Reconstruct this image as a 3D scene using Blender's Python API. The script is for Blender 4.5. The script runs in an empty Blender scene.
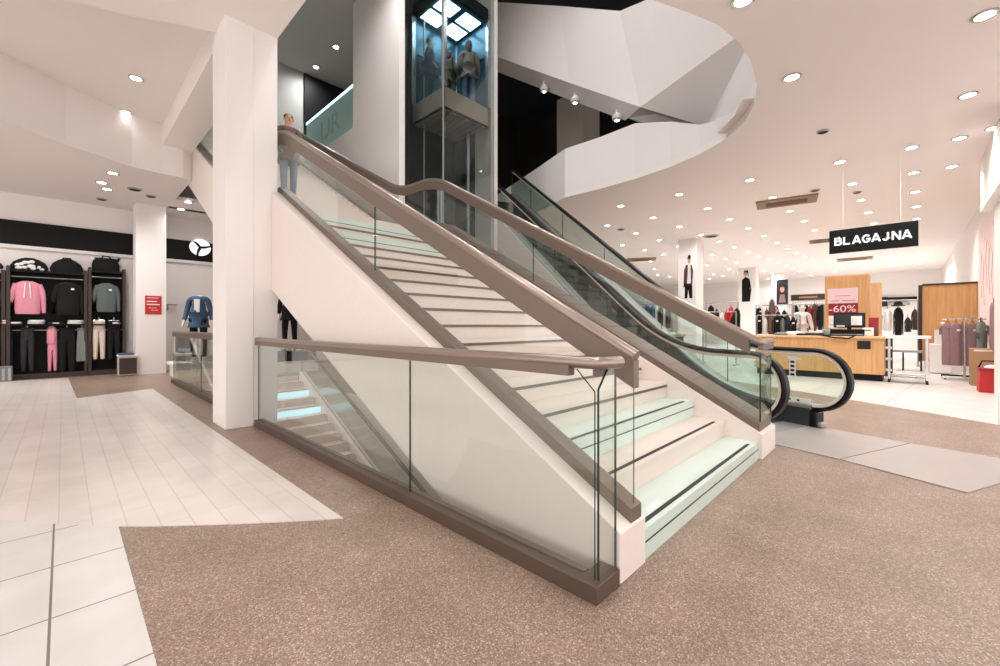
import bpy, bmesh, math, random
from mathutils import Vector, Matrix
random.seed(7)
C = bpy.context.scene.collection
S = bpy.context.scene
PI = math.pi

# ---------------------------------------------------------------- place measured from the photograph
H = 1.28                      # eye height
F = 422.2                     # focal length in pixels of the 1000 px frame
CY = 326.0                    # horizon row
def ray(px):
    a = (px - 500.0) / F
    return (.7191 + .6949 * a, .6948 - .7192 * a)
def at_d(px, py, d):
    x, y = ray(px)
    return Vector((x * d, y * d, H + (CY - py) / F * d))
def at_z(px, py, z=0.0):
    return at_d(px, py, (z - H) * F / (CY - py))
def at_x(px, py, X):
    return at_d(px, py, X / ray(px)[0])
def at_y(px, py, Y):
    return at_d(px, py, Y / ray(px)[1])
E = Vector((.3535, .9354, 0)); W = Vector((.9354, -.3535, 0))     # escalator run and width

# ---------------------------------------------------------------- materials
MATS = {}
def srgb(r, g, b):
    f = lambda c: (c / 255 / 12.92) if c / 255 <= .04045 else ((c / 255 + .055) / 1.055) ** 2.4
    return (f(r), f(g), f(b), 1)
def mat(name, col, rough=.5, metal=0.0, bump=0.0, bscale=40, vary=0.0, vscale=6, spec=.5, coat=0):
    if name in MATS: return MATS[name]
    m = bpy.data.materials.new(name); m.use_nodes = True
    n = m.node_tree.nodes; l = m.node_tree.links
    p = n['Principled BSDF']
    p.inputs['Base Color'].default_value = srgb(*col)
    p.inputs['Roughness'].default_value = rough
    p.inputs['Metallic'].default_value = metal
    p.inputs['Specular IOR Level'].default_value = spec
    if vary or bump:
        tc = n.new('ShaderNodeTexCoord')
        nz = n.new('ShaderNodeTexNoise'); nz.inputs['Scale'].default_value = vscale; nz.inputs['Detail'].default_value = 4
        l.new(tc.outputs['Object'], nz.inputs['Vector'])
    if vary:
        hs = n.new('ShaderNodeMix'); hs.data_type = 'RGBA'
        c = srgb(*col)
        hs.inputs['A'].default_value = tuple(max(0, k * (1 - vary)) for k in c[:3]) + (1,)
        hs.inputs['B'].default_value = tuple(min(1, k * (1 + vary)) for k in c[:3]) + (1,)
        l.new(nz.outputs['Fac'], hs.inputs['Factor'])
        l.new(hs.outputs['Result'], p.inputs['Base Color'])
    if bump:
        nb = n.new('ShaderNodeTexNoise'); nb.inputs['Scale'].default_value = bscale; nb.inputs['Detail'].default_value = 3
        l.new(tc.outputs['Object'], nb.inputs['Vector'])
        b = n.new('ShaderNodeBump'); b.inputs['Strength'].default_value = bump
        l.new(nb.outputs['Fac'], b.inputs['Height']); l.new(b.outputs['Normal'], p.inputs['Normal'])
    MATS[name] = m
    return m
def emit(name, col, s):
    if name in MATS: return MATS[name]
    m = bpy.data.materials.new(name); m.use_nodes = True
    n = m.node_tree.nodes; l = m.node_tree.links
    n.remove(n['Principled BSDF'])
    e = n.new('ShaderNodeEmission'); e.inputs['Color'].default_value = srgb(*col); e.inputs['Strength'].default_value = s
    l.new(e.outputs[0], n['Material Output'].inputs['Surface'])
    MATS[name] = m
    return m
def glassmat(name, tint, refl=1.0, rough=.02):
    m = bpy.data.materials.new(name); m.use_nodes = True
    n = m.node_tree.nodes; l = m.node_tree.links
    n.remove(n['Principled BSDF'])
    t = n.new('ShaderNodeBsdfTransparent'); t.inputs['Color'].default_value = tuple(tint) + (1,)
    g = n.new('ShaderNodeBsdfGlossy'); g.inputs['Roughness'].default_value = rough; g.inputs['Color'].default_value = (.93, 1, .97, 1)
    fr = n.new('ShaderNodeFresnel'); fr.inputs['IOR'].default_value = 1.45
    ge = n.new('ShaderNodeNewGeometry')
    io = n.new('ShaderNodeMix'); io.data_type = 'FLOAT'; io.inputs['A'].default_value = 1.45; io.inputs['B'].default_value = 1 / 1.45
    l.new(ge.outputs['Backfacing'], io.inputs['Factor']); l.new(io.outputs['Result'], fr.inputs['IOR'])
    ml = n.new('ShaderNodeMath'); ml.operation = 'MULTIPLY'; ml.inputs[1].default_value = refl
    l.new(fr.outputs[0], ml.inputs[0])
    mx = n.new('ShaderNodeMixShader')
    l.new(ml.outputs[0], mx.inputs[0]); l.new(t.outputs[0], mx.inputs[1]); l.new(g.outputs[0], mx.inputs[2])
    l.new(mx.outputs[0], n['Material Output'].inputs['Surface'])
    MATS[name] = m
    return m
def terrazzo():
    m = bpy.data.materials.new('terrazzo'); m.use_nodes = True
    n = m.node_tree.nodes; l = m.node_tree.links; p = n['Principled BSDF']
    tc = n.new('ShaderNodeTexCoord')
    v = n.new('ShaderNodeTexVoronoi'); v.inputs['Scale'].default_value = 190
    l.new(tc.outputs['Object'], v.inputs['Vector'])
    r = n.new('ShaderNodeValToRGB')
    sep = n.new('ShaderNodeSeparateColor'); l.new(v.outputs['Color'], sep.inputs[0]); l.new(sep.outputs[0], r.inputs[0])
    e = r.color_ramp.elements
    e[0].position = 0; e[0].color = srgb(118, 98, 85)
    e[1].position = 1; e[1].color = srgb(214, 198, 186)
    k = r.color_ramp.elements.new(.28); k.color = srgb(147, 123, 107)
    k = r.color_ramp.elements.new(.62); k.color = srgb(159, 135, 118)
    k = r.color_ramp.elements.new(.86); k.color = srgb(177, 153, 135)
    nz = n.new('ShaderNodeTexNoise'); nz.inputs['Scale'].default_value = 2.2; nz.inputs['Detail'].default_value = 5
    l.new(tc.outputs['Object'], nz.inputs['Vector'])
    r2 = n.new('ShaderNodeValToRGB'); r2.color_ramp.elements[0].position = .3; r2.color_ramp.elements[0].color = (.74, .73, .72, 1)
    r2.color_ramp.elements[1].position = .75; r2.color_ramp.elements[1].color = (1.0, 1.0, 1.0, 1)
    l.new(nz.outputs['Fac'], r2.inputs[0])
    mx = n.new('ShaderNodeMix'); mx.data_type = 'RGBA'; mx.blend_type = 'MULTIPLY'; mx.inputs['Factor'].default_value = 1
    l.new(r.outputs[0], mx.inputs['A']); l.new(r2.outputs[0], mx.inputs['B'])
    l.new(mx.outputs['Result'], p.inputs['Base Color'])
    p.inputs['Roughness'].default_value = .36; p.inputs['Specular IOR Level'].default_value = .45
    MATS['terrazzo'] = m
    return m
def tiles(name, col, grout, bw, bh, off=0.0, rot=0.0, mortar=.006, rough=.3, loc=(0, 0, 0), vary=.05):
    m = bpy.data.materials.new(name); m.use_nodes = True
    n = m.node_tree.nodes; l = m.node_tree.links; p = n['Principled BSDF']
    tc = n.new('ShaderNodeTexCoord'); mp = n.new('ShaderNodeMapping')
    mp.inputs['Rotation'].default_value = (0, 0, rot); mp.inputs['Location'].default_value = loc
    l.new(tc.outputs['Object'], mp.inputs['Vector'])
    b = n.new('ShaderNodeTexBrick'); b.offset = off; b.squash = 1
    c = srgb(*col)
    b.inputs['Color1'].default_value = c
    b.inputs['Color2'].default_value = tuple(k * (1 - vary) for k in c[:3]) + (1,)
    b.inputs['Mortar'].default_value = srgb(*grout)
    b.inputs['Scale'].default_value = 1; b.inputs['Mortar Size'].default_value = mortar; b.inputs['Mortar Smooth'].default_value = .1
    b.inputs['Brick Width'].default_value = bw; b.inputs['Row Height'].default_value = bh
    l.new(mp.outputs[0], b.inputs['Vector'])
    nz = n.new('ShaderNodeTexNoise'); nz.inputs['Scale'].default_value = 3; nz.inputs['Detail'].default_value = 6
    l.new(tc.outputs['Object'], nz.inputs['Vector'])
    r2 = n.new('ShaderNodeValToRGB'); r2.color_ramp.elements[0].position = .25; r2.color_ramp.elements[0].color = (.88, .87, .86, 1)
    r2.color_ramp.elements[1].position = .7; r2.color_ramp.elements[1].color = (1, 1, 1, 1)
    l.new(nz.outputs['Fac'], r2.inputs[0])
    mx = n.new('ShaderNodeMix'); mx.data_type = 'RGBA'; mx.blend_type = 'MULTIPLY'; mx.inputs['Factor'].default_value = 1
    l.new(b.outputs['Color'], mx.inputs['A']); l.new(r2.outputs[0], mx.inputs['B'])
    l.new(mx.outputs['Result'], p.inputs['Base Color'])
    p.inputs['Roughness'].default_value = rough
    MATS[name] = m
    return m
def wood(name, c1, c2, axis='Z'):
    m = bpy.data.materials.new(name); m.use_nodes = True
    n = m.node_tree.nodes; l = m.node_tree.links; p = n['Principled BSDF']
    tc = n.new('ShaderNodeTexCoord'); mp = n.new('ShaderNodeMapping')
    mp.inputs['Scale'].default_value = (14, 14, .9) if axis == 'Z' else (.9, .9, 14)
    l.new(tc.outputs['Object'], mp.inputs['Vector'])
    nz = n.new('ShaderNodeTexNoise'); nz.inputs['Scale'].default_value = 1.6; nz.inputs['Detail'].default_value = 5
    l.new(mp.outputs[0], nz.inputs['Vector'])
    r = n.new('ShaderNodeValToRGB'); r.color_ramp.elements[0].position = .3; r.color_ramp.elements[1].position = .7
    r.color_ramp.elements[0].color = srgb(*c1); r.color_ramp.elements[1].color = srgb(*c2)
    l.new(nz.outputs['Fac'], r.inputs[0]); l.new(r.outputs[0], p.inputs['Base Color'])
    p.inputs['Roughness'].default_value = .45
    MATS[name] = m
    return m
M = MATS
terrazzo()
mat('white_paint', (243, 237, 234), .75, vary=.015, vscale=.8)
mat('ceiling_paint', (246, 239, 235), .85, vary=.02, vscale=.5)
mat('pit_paint', (206, 200, 194), .8)
mat('stone', (222, 208, 199), .4, vary=.04, vscale=14)
mat('stone_edge', (236, 225, 219), .4, vary=.03, vscale=20)
mat('green_glass_step', (207, 224, 215), .12, vary=.03, vscale=3)
emit('lit_step', (196, 236, 246), .95)
mat('grip', (38, 36, 36), .6)
mat('bronze', (120, 104, 94), .42, metal=.25, vary=.06, vscale=3)
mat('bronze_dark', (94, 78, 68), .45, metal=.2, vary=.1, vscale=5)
mat('rail_tube', (158, 144, 135), .28, metal=.75)
mat('steel', (200, 198, 196), .25, metal=.9)
mat('dull_steel', (170, 166, 164), .42, metal=.6, vary=.05, vscale=4)
mat('plate_steel', (176, 168, 164), .36, metal=.25, vary=.07, vscale=3)
mat('black', (9, 9, 10), .6, spec=.25)
mat('black_fabric', (13, 12, 14), .95, vary=.3, vscale=20)
mat('rubber', (10, 10, 10), .4, spec=.35)
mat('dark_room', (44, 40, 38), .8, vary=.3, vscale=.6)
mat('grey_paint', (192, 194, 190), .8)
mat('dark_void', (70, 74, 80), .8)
mat('concrete', (196, 184, 170), .7, vary=.08, vscale=2.5)
mat('escalator_step', (62, 66, 64), .45, metal=.3)
mat('step_line', (40, 44, 42), .6)
mat('cladding', (226, 220, 212), .45)
mat('brown_dark', (60, 46, 40), .6)
mat('cabin_metal', (172, 154, 136), .35, metal=.5)
mat('teal_panel', (64, 96, 110), .25, metal=.3)
mat('red', (196, 40, 38), .5)
mat('red_deep', (150, 24, 40), .5)
mat('paper', (240, 236, 234), .7)
mat('pink_paper', (236, 206, 212), .7)
mat('vent_brown', (150, 120, 92), .6)
mat('skin', (206, 160, 138), .55)
mat('skin_white', (232, 226, 222), .4)
mat('hair_brown', (92, 62, 46), .7)
mat('hair_dark', (40, 30, 26), .7)
mat('denim', (118, 134, 156), .85, vary=.12, vscale=12)
mat('denim_jacket', (66, 92, 124), .85, vary=.15, vscale=12)
mat('coat_brown', (104, 84, 74), .85, vary=.1, vscale=10)
mat('coat_tan', (164, 136, 120), .85, vary=.12, vscale=10)
mat('pink', (222, 146, 164), .85, vary=.08, vscale=14)
mat('mauve', (150, 118, 118), .85, vary=.1, vscale=14)
mat('grey_fabric', (122, 128, 126), .88, vary=.1, vscale=14)
mat('grey_green', (92, 102, 98), .88, vary=.1, vscale=14)
mat('charcoal', (40, 40, 46), .88, vary=.15, vscale=14)
mat('beige_fabric', (222, 206, 192), .88, vary=.06, vscale=14)
mat('white_fabric', (236, 232, 230), .85, vary=.05, vscale=14)
mat('blue_fabric', (58, 82, 124), .85, vary=.15, vscale=14)
mat('brown_fabric', (104, 74, 60), .88, vary=.15, vscale=14)
mat('red_fabric', (168, 40, 52), .85, vary=.15, vscale=14)
mat('olive_fabric', (110, 104, 78), .85, vary=.15, vscale=14)
mat('burgundy', (92, 52, 56), .85)
mat('carton', (170, 132, 96), .7, vary=.06, vscale=6)
mat('leaf', (70, 104, 62), .7)
mat('screen_black', (14, 14, 16), .15)
wood('oak', (203, 152, 98), (222, 174, 118))
wood('oak_pale', (222, 178, 130), (234, 196, 150))
glassmat('clear_glass', (.965, .985, .975), 1.1)
glassmat('stair_glass', (.97, .985, .978), 1.0)
glassmat('escalator_glass', (.86, .93, .90), 1.3)
glassmat('dark_glass', (.88, .92, .93), .8)
mat('teal_glass', (206, 230, 227), .2)
_n = MATS['teal_glass'].node_tree; _t = _n.nodes.new('ShaderNodeBsdfTranslucent'); _t.inputs[0].default_value = srgb(206, 234, 231)
_m = _n.nodes.new('ShaderNodeMixShader'); _m.inputs[0].default_value = .6
_n.links.new(_n.nodes['Principled BSDF'].outputs[0], _m.inputs[1]); _n.links.new(_t.outputs[0], _m.inputs[2]); _n.links.new(_m.outputs[0], _n.nodes['Material Output'].inputs['Surface'])
mat('glass_edge', (34, 62, 52), .2)
tiles('plank_tiles', (228, 220, 214), (206, 196, 188), 1.15, .153, .37, PI / 2, .0035, .28, (0, .02, 0))
tiles('square_tiles', (222, 219, 217), (128, 120, 114), .57, .57, 0, PI / 2, .005, .3, (.406, .04, 0))
tiles('shop_tiles', (226, 222, 218), (176, 170, 166), 1.2, 1.2, 0, .1, .008, .3)
emit('lamp_white', (255, 250, 244), 14)
emit('cabin_light', (200, 234, 250), 9)
emit('glow_strip', (190, 236, 246), 2.2)
emit('white_letter', (255, 255, 255), 1.1)

# ---------------------------------------------------------------- mesh helpers
ORG = {}
class MB:
    def __init__(s):
        s.b = bmesh.new(); s.mi = 0
    def face(s, vs):
        try:
            f = s.b.faces.new(vs); f.material_index = s.mi; return f
        except ValueError:
            return None
    def box(s, x0, y0, z0, x1, y1, z1):
        v = [s.b.verts.new((x, y, z)) for z in (z0, z1) for y in (y0, y1) for x in (x0, x1)]
        for q in ((0, 2, 3, 1), (4, 5, 7, 6), (0, 1, 5, 4), (2, 6, 7, 3), (0, 4, 6, 2), (1, 3, 7, 5)):
            s.face([v[i] for i in q])
        return s
    def obox(s, c, ax, ay, hx, hy, z0, z1):
        c = Vector(c); v = []
        for z in (z0, z1):
            for j in (-1, 1):
                for i in (-1, 1):
                    p = c + ax * (hx * i) + ay * (hy * j); v.append(s.b.verts.new((p.x, p.y, z)))
        for q in ((0, 2, 3, 1), (4, 5, 7, 6), (0, 1, 5, 4), (2, 6, 7, 3), (0, 4, 6, 2), (1, 3, 7, 5)):
            s.face([v[i] for i in q])
        return s
    def prism(s, pts, off):
        """closed polygon pts (3D) extruded by the vector off"""
        off = Vector(off)
        a = [s.b.verts.new(Vector(p)) for p in pts]
        b = [s.b.verts.new(Vector(p) + off) for p in pts]
        n = len(pts)
        s.face(a[::-1]); s.face(b)
        for i in range(n):
            s.face([a[i], a[(i + 1) % n], b[(i + 1) % n], b[i]])
        return s
    def plate_yz(s, pts, x0, x1):
        return s.prism([(x0, y, z) for y, z in pts], (x1 - x0, 0, 0))
    def plate_xy(s, pts, z0, z1):
        return s.prism([(p[0], p[1], z0) for p in pts], (0, 0, z1 - z0))
    def plate_xz(s, pts, y0, y1):
        return s.prism([(x, y0, z) for x, z in pts], (0, y1 - y0, 0))
    def tube(s, path, r, n=10, cap=True, closed=False):
        path = [Vector(p) for p in path]; rings = []
        rr = r if isinstance(r, (list, tuple)) else [r] * len(path)
        up = Vector((0, 0, 1))
        m = len(path)
        for i, p in enumerate(path):
            if closed: t = path[(i + 1) % m] - path[i - 1]
            else: t = path[min(i + 1, m - 1)] - path[max(i - 1, 0)]
            t.normalize()
            a = t.cross(up)
            if a.length < .05: a = t.cross(Vector((1, 0, 0)))
            a.normalize(); bb = a.cross(t)
            rings.append([s.b.verts.new(p + (a * math.cos(2 * PI * k / n) + bb * math.sin(2 * PI * k / n)) * rr[i]) for k in range(n)])
        for i in range(m if closed else m - 1):
            A = rings[i]; B = rings[(i + 1) % m]
            for k in range(n):
                s.face([A[k], A[(k + 1) % n], B[(k + 1) % n], B[k]])
        if cap and not closed:
            s.face(rings[0][::-1]); s.face(rings[-1])
        return s
    def sweep(s, path, prof, side=None, closed=False):
        """prof: list of (lateral, vertical); lateral is horizontal and square to the path; vertical is world up"""
        path = [Vector(p) for p in path]; m = len(path); rings = []
        for i, p in enumerate(path):
            if closed: t = path[(i + 1) % m] - path[i - 1]
            else: t = path[min(i + 1, m - 1)] - path[max(i - 1, 0)]
            a = Vector((t.y, -t.x, 0)) if side is None else Vector(side)
            if a.length < 1e-6: a = Vector((1, 0, 0))
            a.normalize()
            k = 1.0
            if side is None and 0 < i < m - 1:
                t1 = path[i] - path[i - 1]; t2 = path[i + 1] - path[i]
                t1 = Vector((t1.x, t1.y, 0)); t2 = Vector((t2.x, t2.y, 0))
                if t1.length > 1e-5 and t2.length > 1e-5:
                    k = 1 / max(.4, math.cos(t1.angle(t2) / 2))
            rings.append([s.b.verts.new(p + a * (u * k) + Vector((0, 0, w))) for u, w in prof])
        n = len(prof)
        for i in range(m if closed else m - 1):
            A = rings[i]; B = rings[(i + 1) % m]
            for k in range(n):
                s.face([A[k], A[(k + 1) % n], B[(k + 1) % n], B[k]])
        if not closed:
            s.face(rings[0][::-1]); s.face(rings[-1])
        return s
    def lathe(s, c, prof, n=20, ax=(0, 0, 1), cap=True):
        c = Vector(c); rings = []
        q = Vector((0, 0, 1)).rotation_difference(Vector(ax))
        for r, z in prof:
            rings.append([s.b.verts.new(c + q @ Vector((r * math.cos(2 * PI * k / n), r * math.sin(2 * PI * k / n), z))) for k in range(n)])
        for A, B in zip(rings, rings[1:]):
            for k in range(n):
                s.face([A[k], A[(k + 1) % n], B[(k + 1) % n], B[k]])
        if cap:
            s.face(rings[0][::-1]); s.face(rings[-1])
        return s
    def ball(s, c, rx, ry=None, rz=None, n=14, m=9):
        ry = ry or rx; rz = rz or rx
        prof = [(max(.02, math.sin(PI * i / m)), -math.cos(PI * i / m)) for i in range(m + 1)]
        rings = []
        for r, z in prof:
            rings.append([s.b.verts.new((c[0] + rx * r * math.cos(2 * PI * k / n), c[1] + ry * r * math.sin(2 * PI * k / n), c[2] + rz * z)) for k in range(n)])
        for A, B in zip(rings, rings[1:]):
            for k in range(n):
                s.face([A[k], A[(k + 1) % n], B[(k + 1) % n], B[k]])
        s.face(rings[0][::-1]); s.face(rings[-1])
        return s
    def build(s, name, m, parent=None, bevel=0, smooth=False, org=None):
        bmesh.ops.recalc_face_normals(s.b, faces=s.b.faces)
        big = [f for f in s.b.faces if len(f.verts) > 4]
        if big: bmesh.ops.triangulate(s.b, faces=big)
        o3 = Vector(org) if org is not None else (ORG[parent.name] if parent is not None else Vector((0, 0, 0)))
        bmesh.ops.translate(s.b, verts=s.b.verts, vec=-o3)
        me = bpy.data.meshes.new(name); s.b.to_mesh(me); s.b.free()
        ms = m if isinstance(m, (list, tuple)) else [m]
        for k in ms: me.materials.append(MATS[k])
        if smooth:
            for p in me.polygons: p.use_smooth = True
            if hasattr(me, 'set_sharp_from_angle'): me.set_sharp_from_angle(angle=math.radians(40))
        o = bpy.data.objects.new(name, me); C.objects.link(o)
        if parent is not None: o.parent = parent
        else: o.location = o3
        ORG[o.name] = o3
        if bevel:
            bv = o.modifiers.new('bevel', 'BEVEL'); bv.width = bevel; bv.segments = 2; bv.limit_method = 'ANGLE'
        return o
def tag(o, label, cat, group=None, kind=None):
    if label: o['label'] = label
    if cat: o['category'] = cat
    if group: o['group'] = group
    if kind: o['kind'] = kind
    return o
def thing(name, label, cat, loc=(0, 0, 0), group=None):
    o = bpy.data.objects.new(name, None); C.objects.link(o)
    o.empty_display_size = .1
    o.location = loc; ORG[o.name] = Vector(loc)
    return tag(o, label, cat, group)
def struct(o, label=None, cat=None):
    o['kind'] = 'structure'
    if label: o['label'] = label
    if cat: o['category'] = cat
    return o
def copy_tree(o, loc=None, label=None, parent=None, rotz=None):
    kids = [k for k in list(C.objects) if k.parent == o]
    c = o.copy(); C.objects.link(c); c.parent = parent
    if loc is not None: c.location = loc
    if rotz is not None: c.rotation_euler = (0, 0, rotz)
    if label: c['label'] = label
    for k in kids: copy_tree(k, parent=c)
    return c
def glass(mb_parts, name, m, parent):
    """mb_parts: list of quads (4 points, thickness vector): a pane with dark green cut edges"""
    b = MB()
    for pts, off in mb_parts:
        off = Vector(off)
        a = [b.b.verts.new(Vector(p)) for p in pts]; q = [b.b.verts.new(Vector(p) + off) for p in pts]
        b.mi = 0; b.face(a[::-1]); b.face(q)
        b.mi = 1; n = len(pts)
        for i in range(n): b.face([a[i], a[(i + 1) % n], q[(i + 1) % n], q[i]])
    return b.build(name, [m, 'glass_edge'], parent)
def arc(c, r, a0, a1, n=8):
    return [(c[0] + r * math.cos(a0 + (a1 - a0) * i / n), c[1] + r * math.sin(a0 + (a1 - a0) * i / n)) for i in range(n + 1)]

# ================================================================ SETTING
CEIL = 4.5
WELL = (1.80, 2.42, 4.55, 11.6)      # stairwell opening in the floor: x0, y0, x1, y1
b = MB()
x0, y0, x1, y1 = WELL
for r in ((-14, -9, x0, 30), (x1, -9, 36, 30), (x0, -9, x1, y0), (x0, y1, x1, 30)):
    b.box(r[0], r[1], -.25, r[2], r[3], 0)
struct(b.build('floor', 'terrazzo'))
# plank tile field left of the stairs, with its curved near edge
edge = [at_z(*p) for p in ((343.4, 518.9), (300, 521.6), (240, 524.4), (180, 526.3), (118.5, 527), (60, 525), (0, 520.5), (-120, 510))]
left = [Vector((-9, 7, 0)), Vector((-9, 15.2, 0)), at_z(68, 378), at_z(77, 398.6), at_z(152.4, 388.9)]
b = MB().plate_xy([tuple(p) for p in edge + left], .0005, .006)
struct(b.build('floor_plank_tiles', 'plank_tiles'))
b = MB().plate_xy([(.245, -3, 0), tuple(at_z(118.5, 527)), tuple(at_z(60, 525)), tuple(at_z(0, 520.5)), tuple(at_z(-120, 510)), (-9, 7, 0), (-9, -3, 0)], .0005, .005)
struct(b.build('floor_square_tiles', 'square_tiles'))
# pale shop floor at the right
tl = [at_z(*p) for p in ((700, 376), (783, 389), (850.6, 400), (925, 412.5), (1000, 425.5))]
dirn = (tl[-1] - tl[-2]).normalized()
b = MB().plate_xy([tuple(p) for p in tl] + [tuple(tl[-1] + dirn * 6), (36, -9, 0), (36, 28, 0), (12.3, 12, 0)], .0005, .006)
struct(b.build('floor_shop_tiles', 'shop_tiles'))

# ceilings ------------------------------------------------------------
VX = 1.985                                # edge of the void beside the column
rim = [at_z(px, py, CEIL) for px, py in ((652, 0), (690, 13), (718, 25), (740, 43), (751, 62), (757, 85), (754, 105), (745, 121), (726, 139), (700, 154), (670, 167), (635, 179), (600, 189), (565, 197.5), (533, 213.5))]
last = rim[-1]
rim += [last + E * 2.5, last + E * 5]
poly = [(VX, -9), (36, -9), (36, 30), (VX, 30), (VX, 13.4), (5.2, 13.4)] + [(p.x, p.y) for p in rim[::-1]] + [(VX, 1.5)]
struct(MB().plate_xy(poly, CEIL, CEIL + .1).build('ceiling', 'ceiling_paint'))
# curved drop at the left shop
fb = [at_z(px, py, CEIL) for px, py in ((-160, 72), (-80, 94), (0, 119), (66, 145), (132, 167), (160, 173.5), (183, 178))]
fb = [Vector((-14, fb[0].y - 1.2, CEIL))] + fb + [Vector((VX, 11.45, CEIL))]
poly = [(p.x, p.y) for p in fb] + [(VX, 30), (-14, 30)]
struct(MB().plate_xy(poly, CEIL, CEIL + .02).build('ceiling_left_shop', 'ceiling_paint'))
b = MB()
for p, q in zip(fb, fb[1:]):
    b.prism([(p.x, p.y - .02, CEIL - .001), (q.x, q.y - .02, CEIL - .001), (q.x, q.y - .02, 5.6), (p.x, p.y - .02, 5.6)], (0, .12, 0))
struct(b.build('ceiling_curved_fascia', 'white_paint', smooth=False))
LZ = 5.11
struct(MB().box(-14, 5.5, 5.55, VX, 16, 5.75).build('ceiling_coffer', 'ceiling_paint'))
struct(MB().plate_xy([(-14, -9), (VX, -9), (VX, 6.65), (1.46, 6.65), (1.46, 6.47), (-.03, 7.16), (-14, 13.5)], LZ, 5.8).build('ceiling_left', 'ceiling_paint'))
struct(MB().box(1.46, 6.6, LZ, VX, 11.4, 5.8).build('ceiling_beam', 'white_paint'))
# column with the wall strip beside it
struct(MB().box(1.385, 6.03, 0, 1.70, 6.66, LZ + .3).build('column', 'white_paint', bevel=.008))
struct(MB().box(1.70, 6.045, -4.2, VX, 6.66, LZ + .3).build('wall_pier', 'white_paint'))
# outer walls
struct(MB().box(-14, 15.6, 0, 8.3, 15.9, 5.6).build('wall_left_shop', 'white_paint'))
struct(MB().box(34.3, -9, 0, 34.6, 24, 4.6).build('wall_far', 'white_paint'))
struct(MB().box(8.3, 21, 0, 34.3, 21.3, 4.6).build('wall_back', 'white_paint'))
struct(MB().box(8.3, 15.6, 0, 8.6, 21, 4.6).build('wall_side', 'white_paint'))
mur = MB().box(9.2, -1.6, 0, 34.3, -1.38, 4.6).build('wall_right', 'white_paint'); struct(mur)
# pit under the stairs
b = MB()
b.box(VX - .2, 6.66, -4.2, VX, y1, 0).box(x1, y0, -4.2, x1 + .2, y1 + .3, -.25).box(x0 - .2, y0 - .2, -4.2, x0, 6.045, -.25)
b.box(x0, y1, -4.2, x1, y1 + .2, -.25).box(x0 - .2, y0 - .2, -4.4, x1 + .2, y1 + .2, -4.2).box(x0, y0 - .2, -4.2, x1, y0, -.25)
b.box(x0, 6.66, -.25, VX, y1, 0)
struct(b.build('stairwell_lining', 'pit_paint'))
# upper storey: shell around the void
FZ = 6.2
struct(MB().box(5.2, 8.15, 0, 5.35, 10.3, 9.59).build('wall_tall', 'white_paint'))
struct(MB().box(5.2, 10.3, 4.2, 5.4, 13.42, 6.4).build('wall_landing_fascia', 'white_paint'))
struct(MB().box(VX, 13.05, 5.75, 5.4, 14.3, FZ).build('floor_upper', 'stone'))
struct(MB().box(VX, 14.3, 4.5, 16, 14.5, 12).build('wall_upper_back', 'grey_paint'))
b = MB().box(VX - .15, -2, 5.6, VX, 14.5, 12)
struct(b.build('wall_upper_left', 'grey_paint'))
struct(MB().box(VX, 1.0, 4.8, 15, 1.2, 12).build('wall_upper_light_block', 'white_paint'))  # unseen wall, added to block world light from the void
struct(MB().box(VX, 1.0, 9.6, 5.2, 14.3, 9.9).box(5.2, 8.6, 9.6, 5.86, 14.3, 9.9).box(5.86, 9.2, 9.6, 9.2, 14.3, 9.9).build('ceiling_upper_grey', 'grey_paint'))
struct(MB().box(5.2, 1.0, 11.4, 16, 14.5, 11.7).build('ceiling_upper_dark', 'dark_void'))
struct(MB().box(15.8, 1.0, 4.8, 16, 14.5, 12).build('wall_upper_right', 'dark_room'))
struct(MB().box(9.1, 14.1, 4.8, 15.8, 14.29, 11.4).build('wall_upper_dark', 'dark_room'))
# lower lit fascia along the far rim of the void
far_rim = rim[6:]
b = MB()
zt = []
for i, p in enumerate(far_rim): zt.append([4.61, 4.65, 4.86, 5.05, 5.42][i] if i < 5 else 5.72)
for i in range(len(far_rim) - 1):
    p, q = far_rim[i], far_rim[i + 1]
    t = (q - p).normalized(); n = Vector((t.y, -t.x, 0))
    if n.dot(Vector((.72, .69, 0))) < 0: n = -n
    b.prism([(p.x, p.y, CEIL + .1), (q.x, q.y, CEIL + .1), (q.x, q.y, zt[i + 1]), (p.x, p.y, zt[i])], n * .15)
struct(b.build('wall_void_fascia', 'white_paint'))
# floor slab of the upper shop behind the fascia
pl = [(p.x + .1, p.y + .05) for p in far_rim] + [(15.8, 14.1), (15.8, 1.3), (9, 1.3)]
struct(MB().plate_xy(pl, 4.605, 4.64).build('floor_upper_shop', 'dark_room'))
# white sloping bulkhead of the upper flight
A = [at_d(495, 2, 12.4), at_d(560, 6, 11.2), at_d(620, 11, 10.0), at_d(655, -4, 9.2), at_d(760, 20, 8.0), at_d(640, 107, 9.6), at_d(570, 83, 10.9), at_d(495, 56, 12.4)]
B = [A[5], A[4], at_d(775, 100, 7.8), at_d(748, 110, 8.3), at_d(706, 127, 9.3), at_d(660, 116, 9.9)]
b = MB()
off = Vector((.35, .55, .0))
b.prism(A, off); b.prism(B, off * .8)
struct(b.build('ceiling_bulkhead', 'white_paint'))

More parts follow.
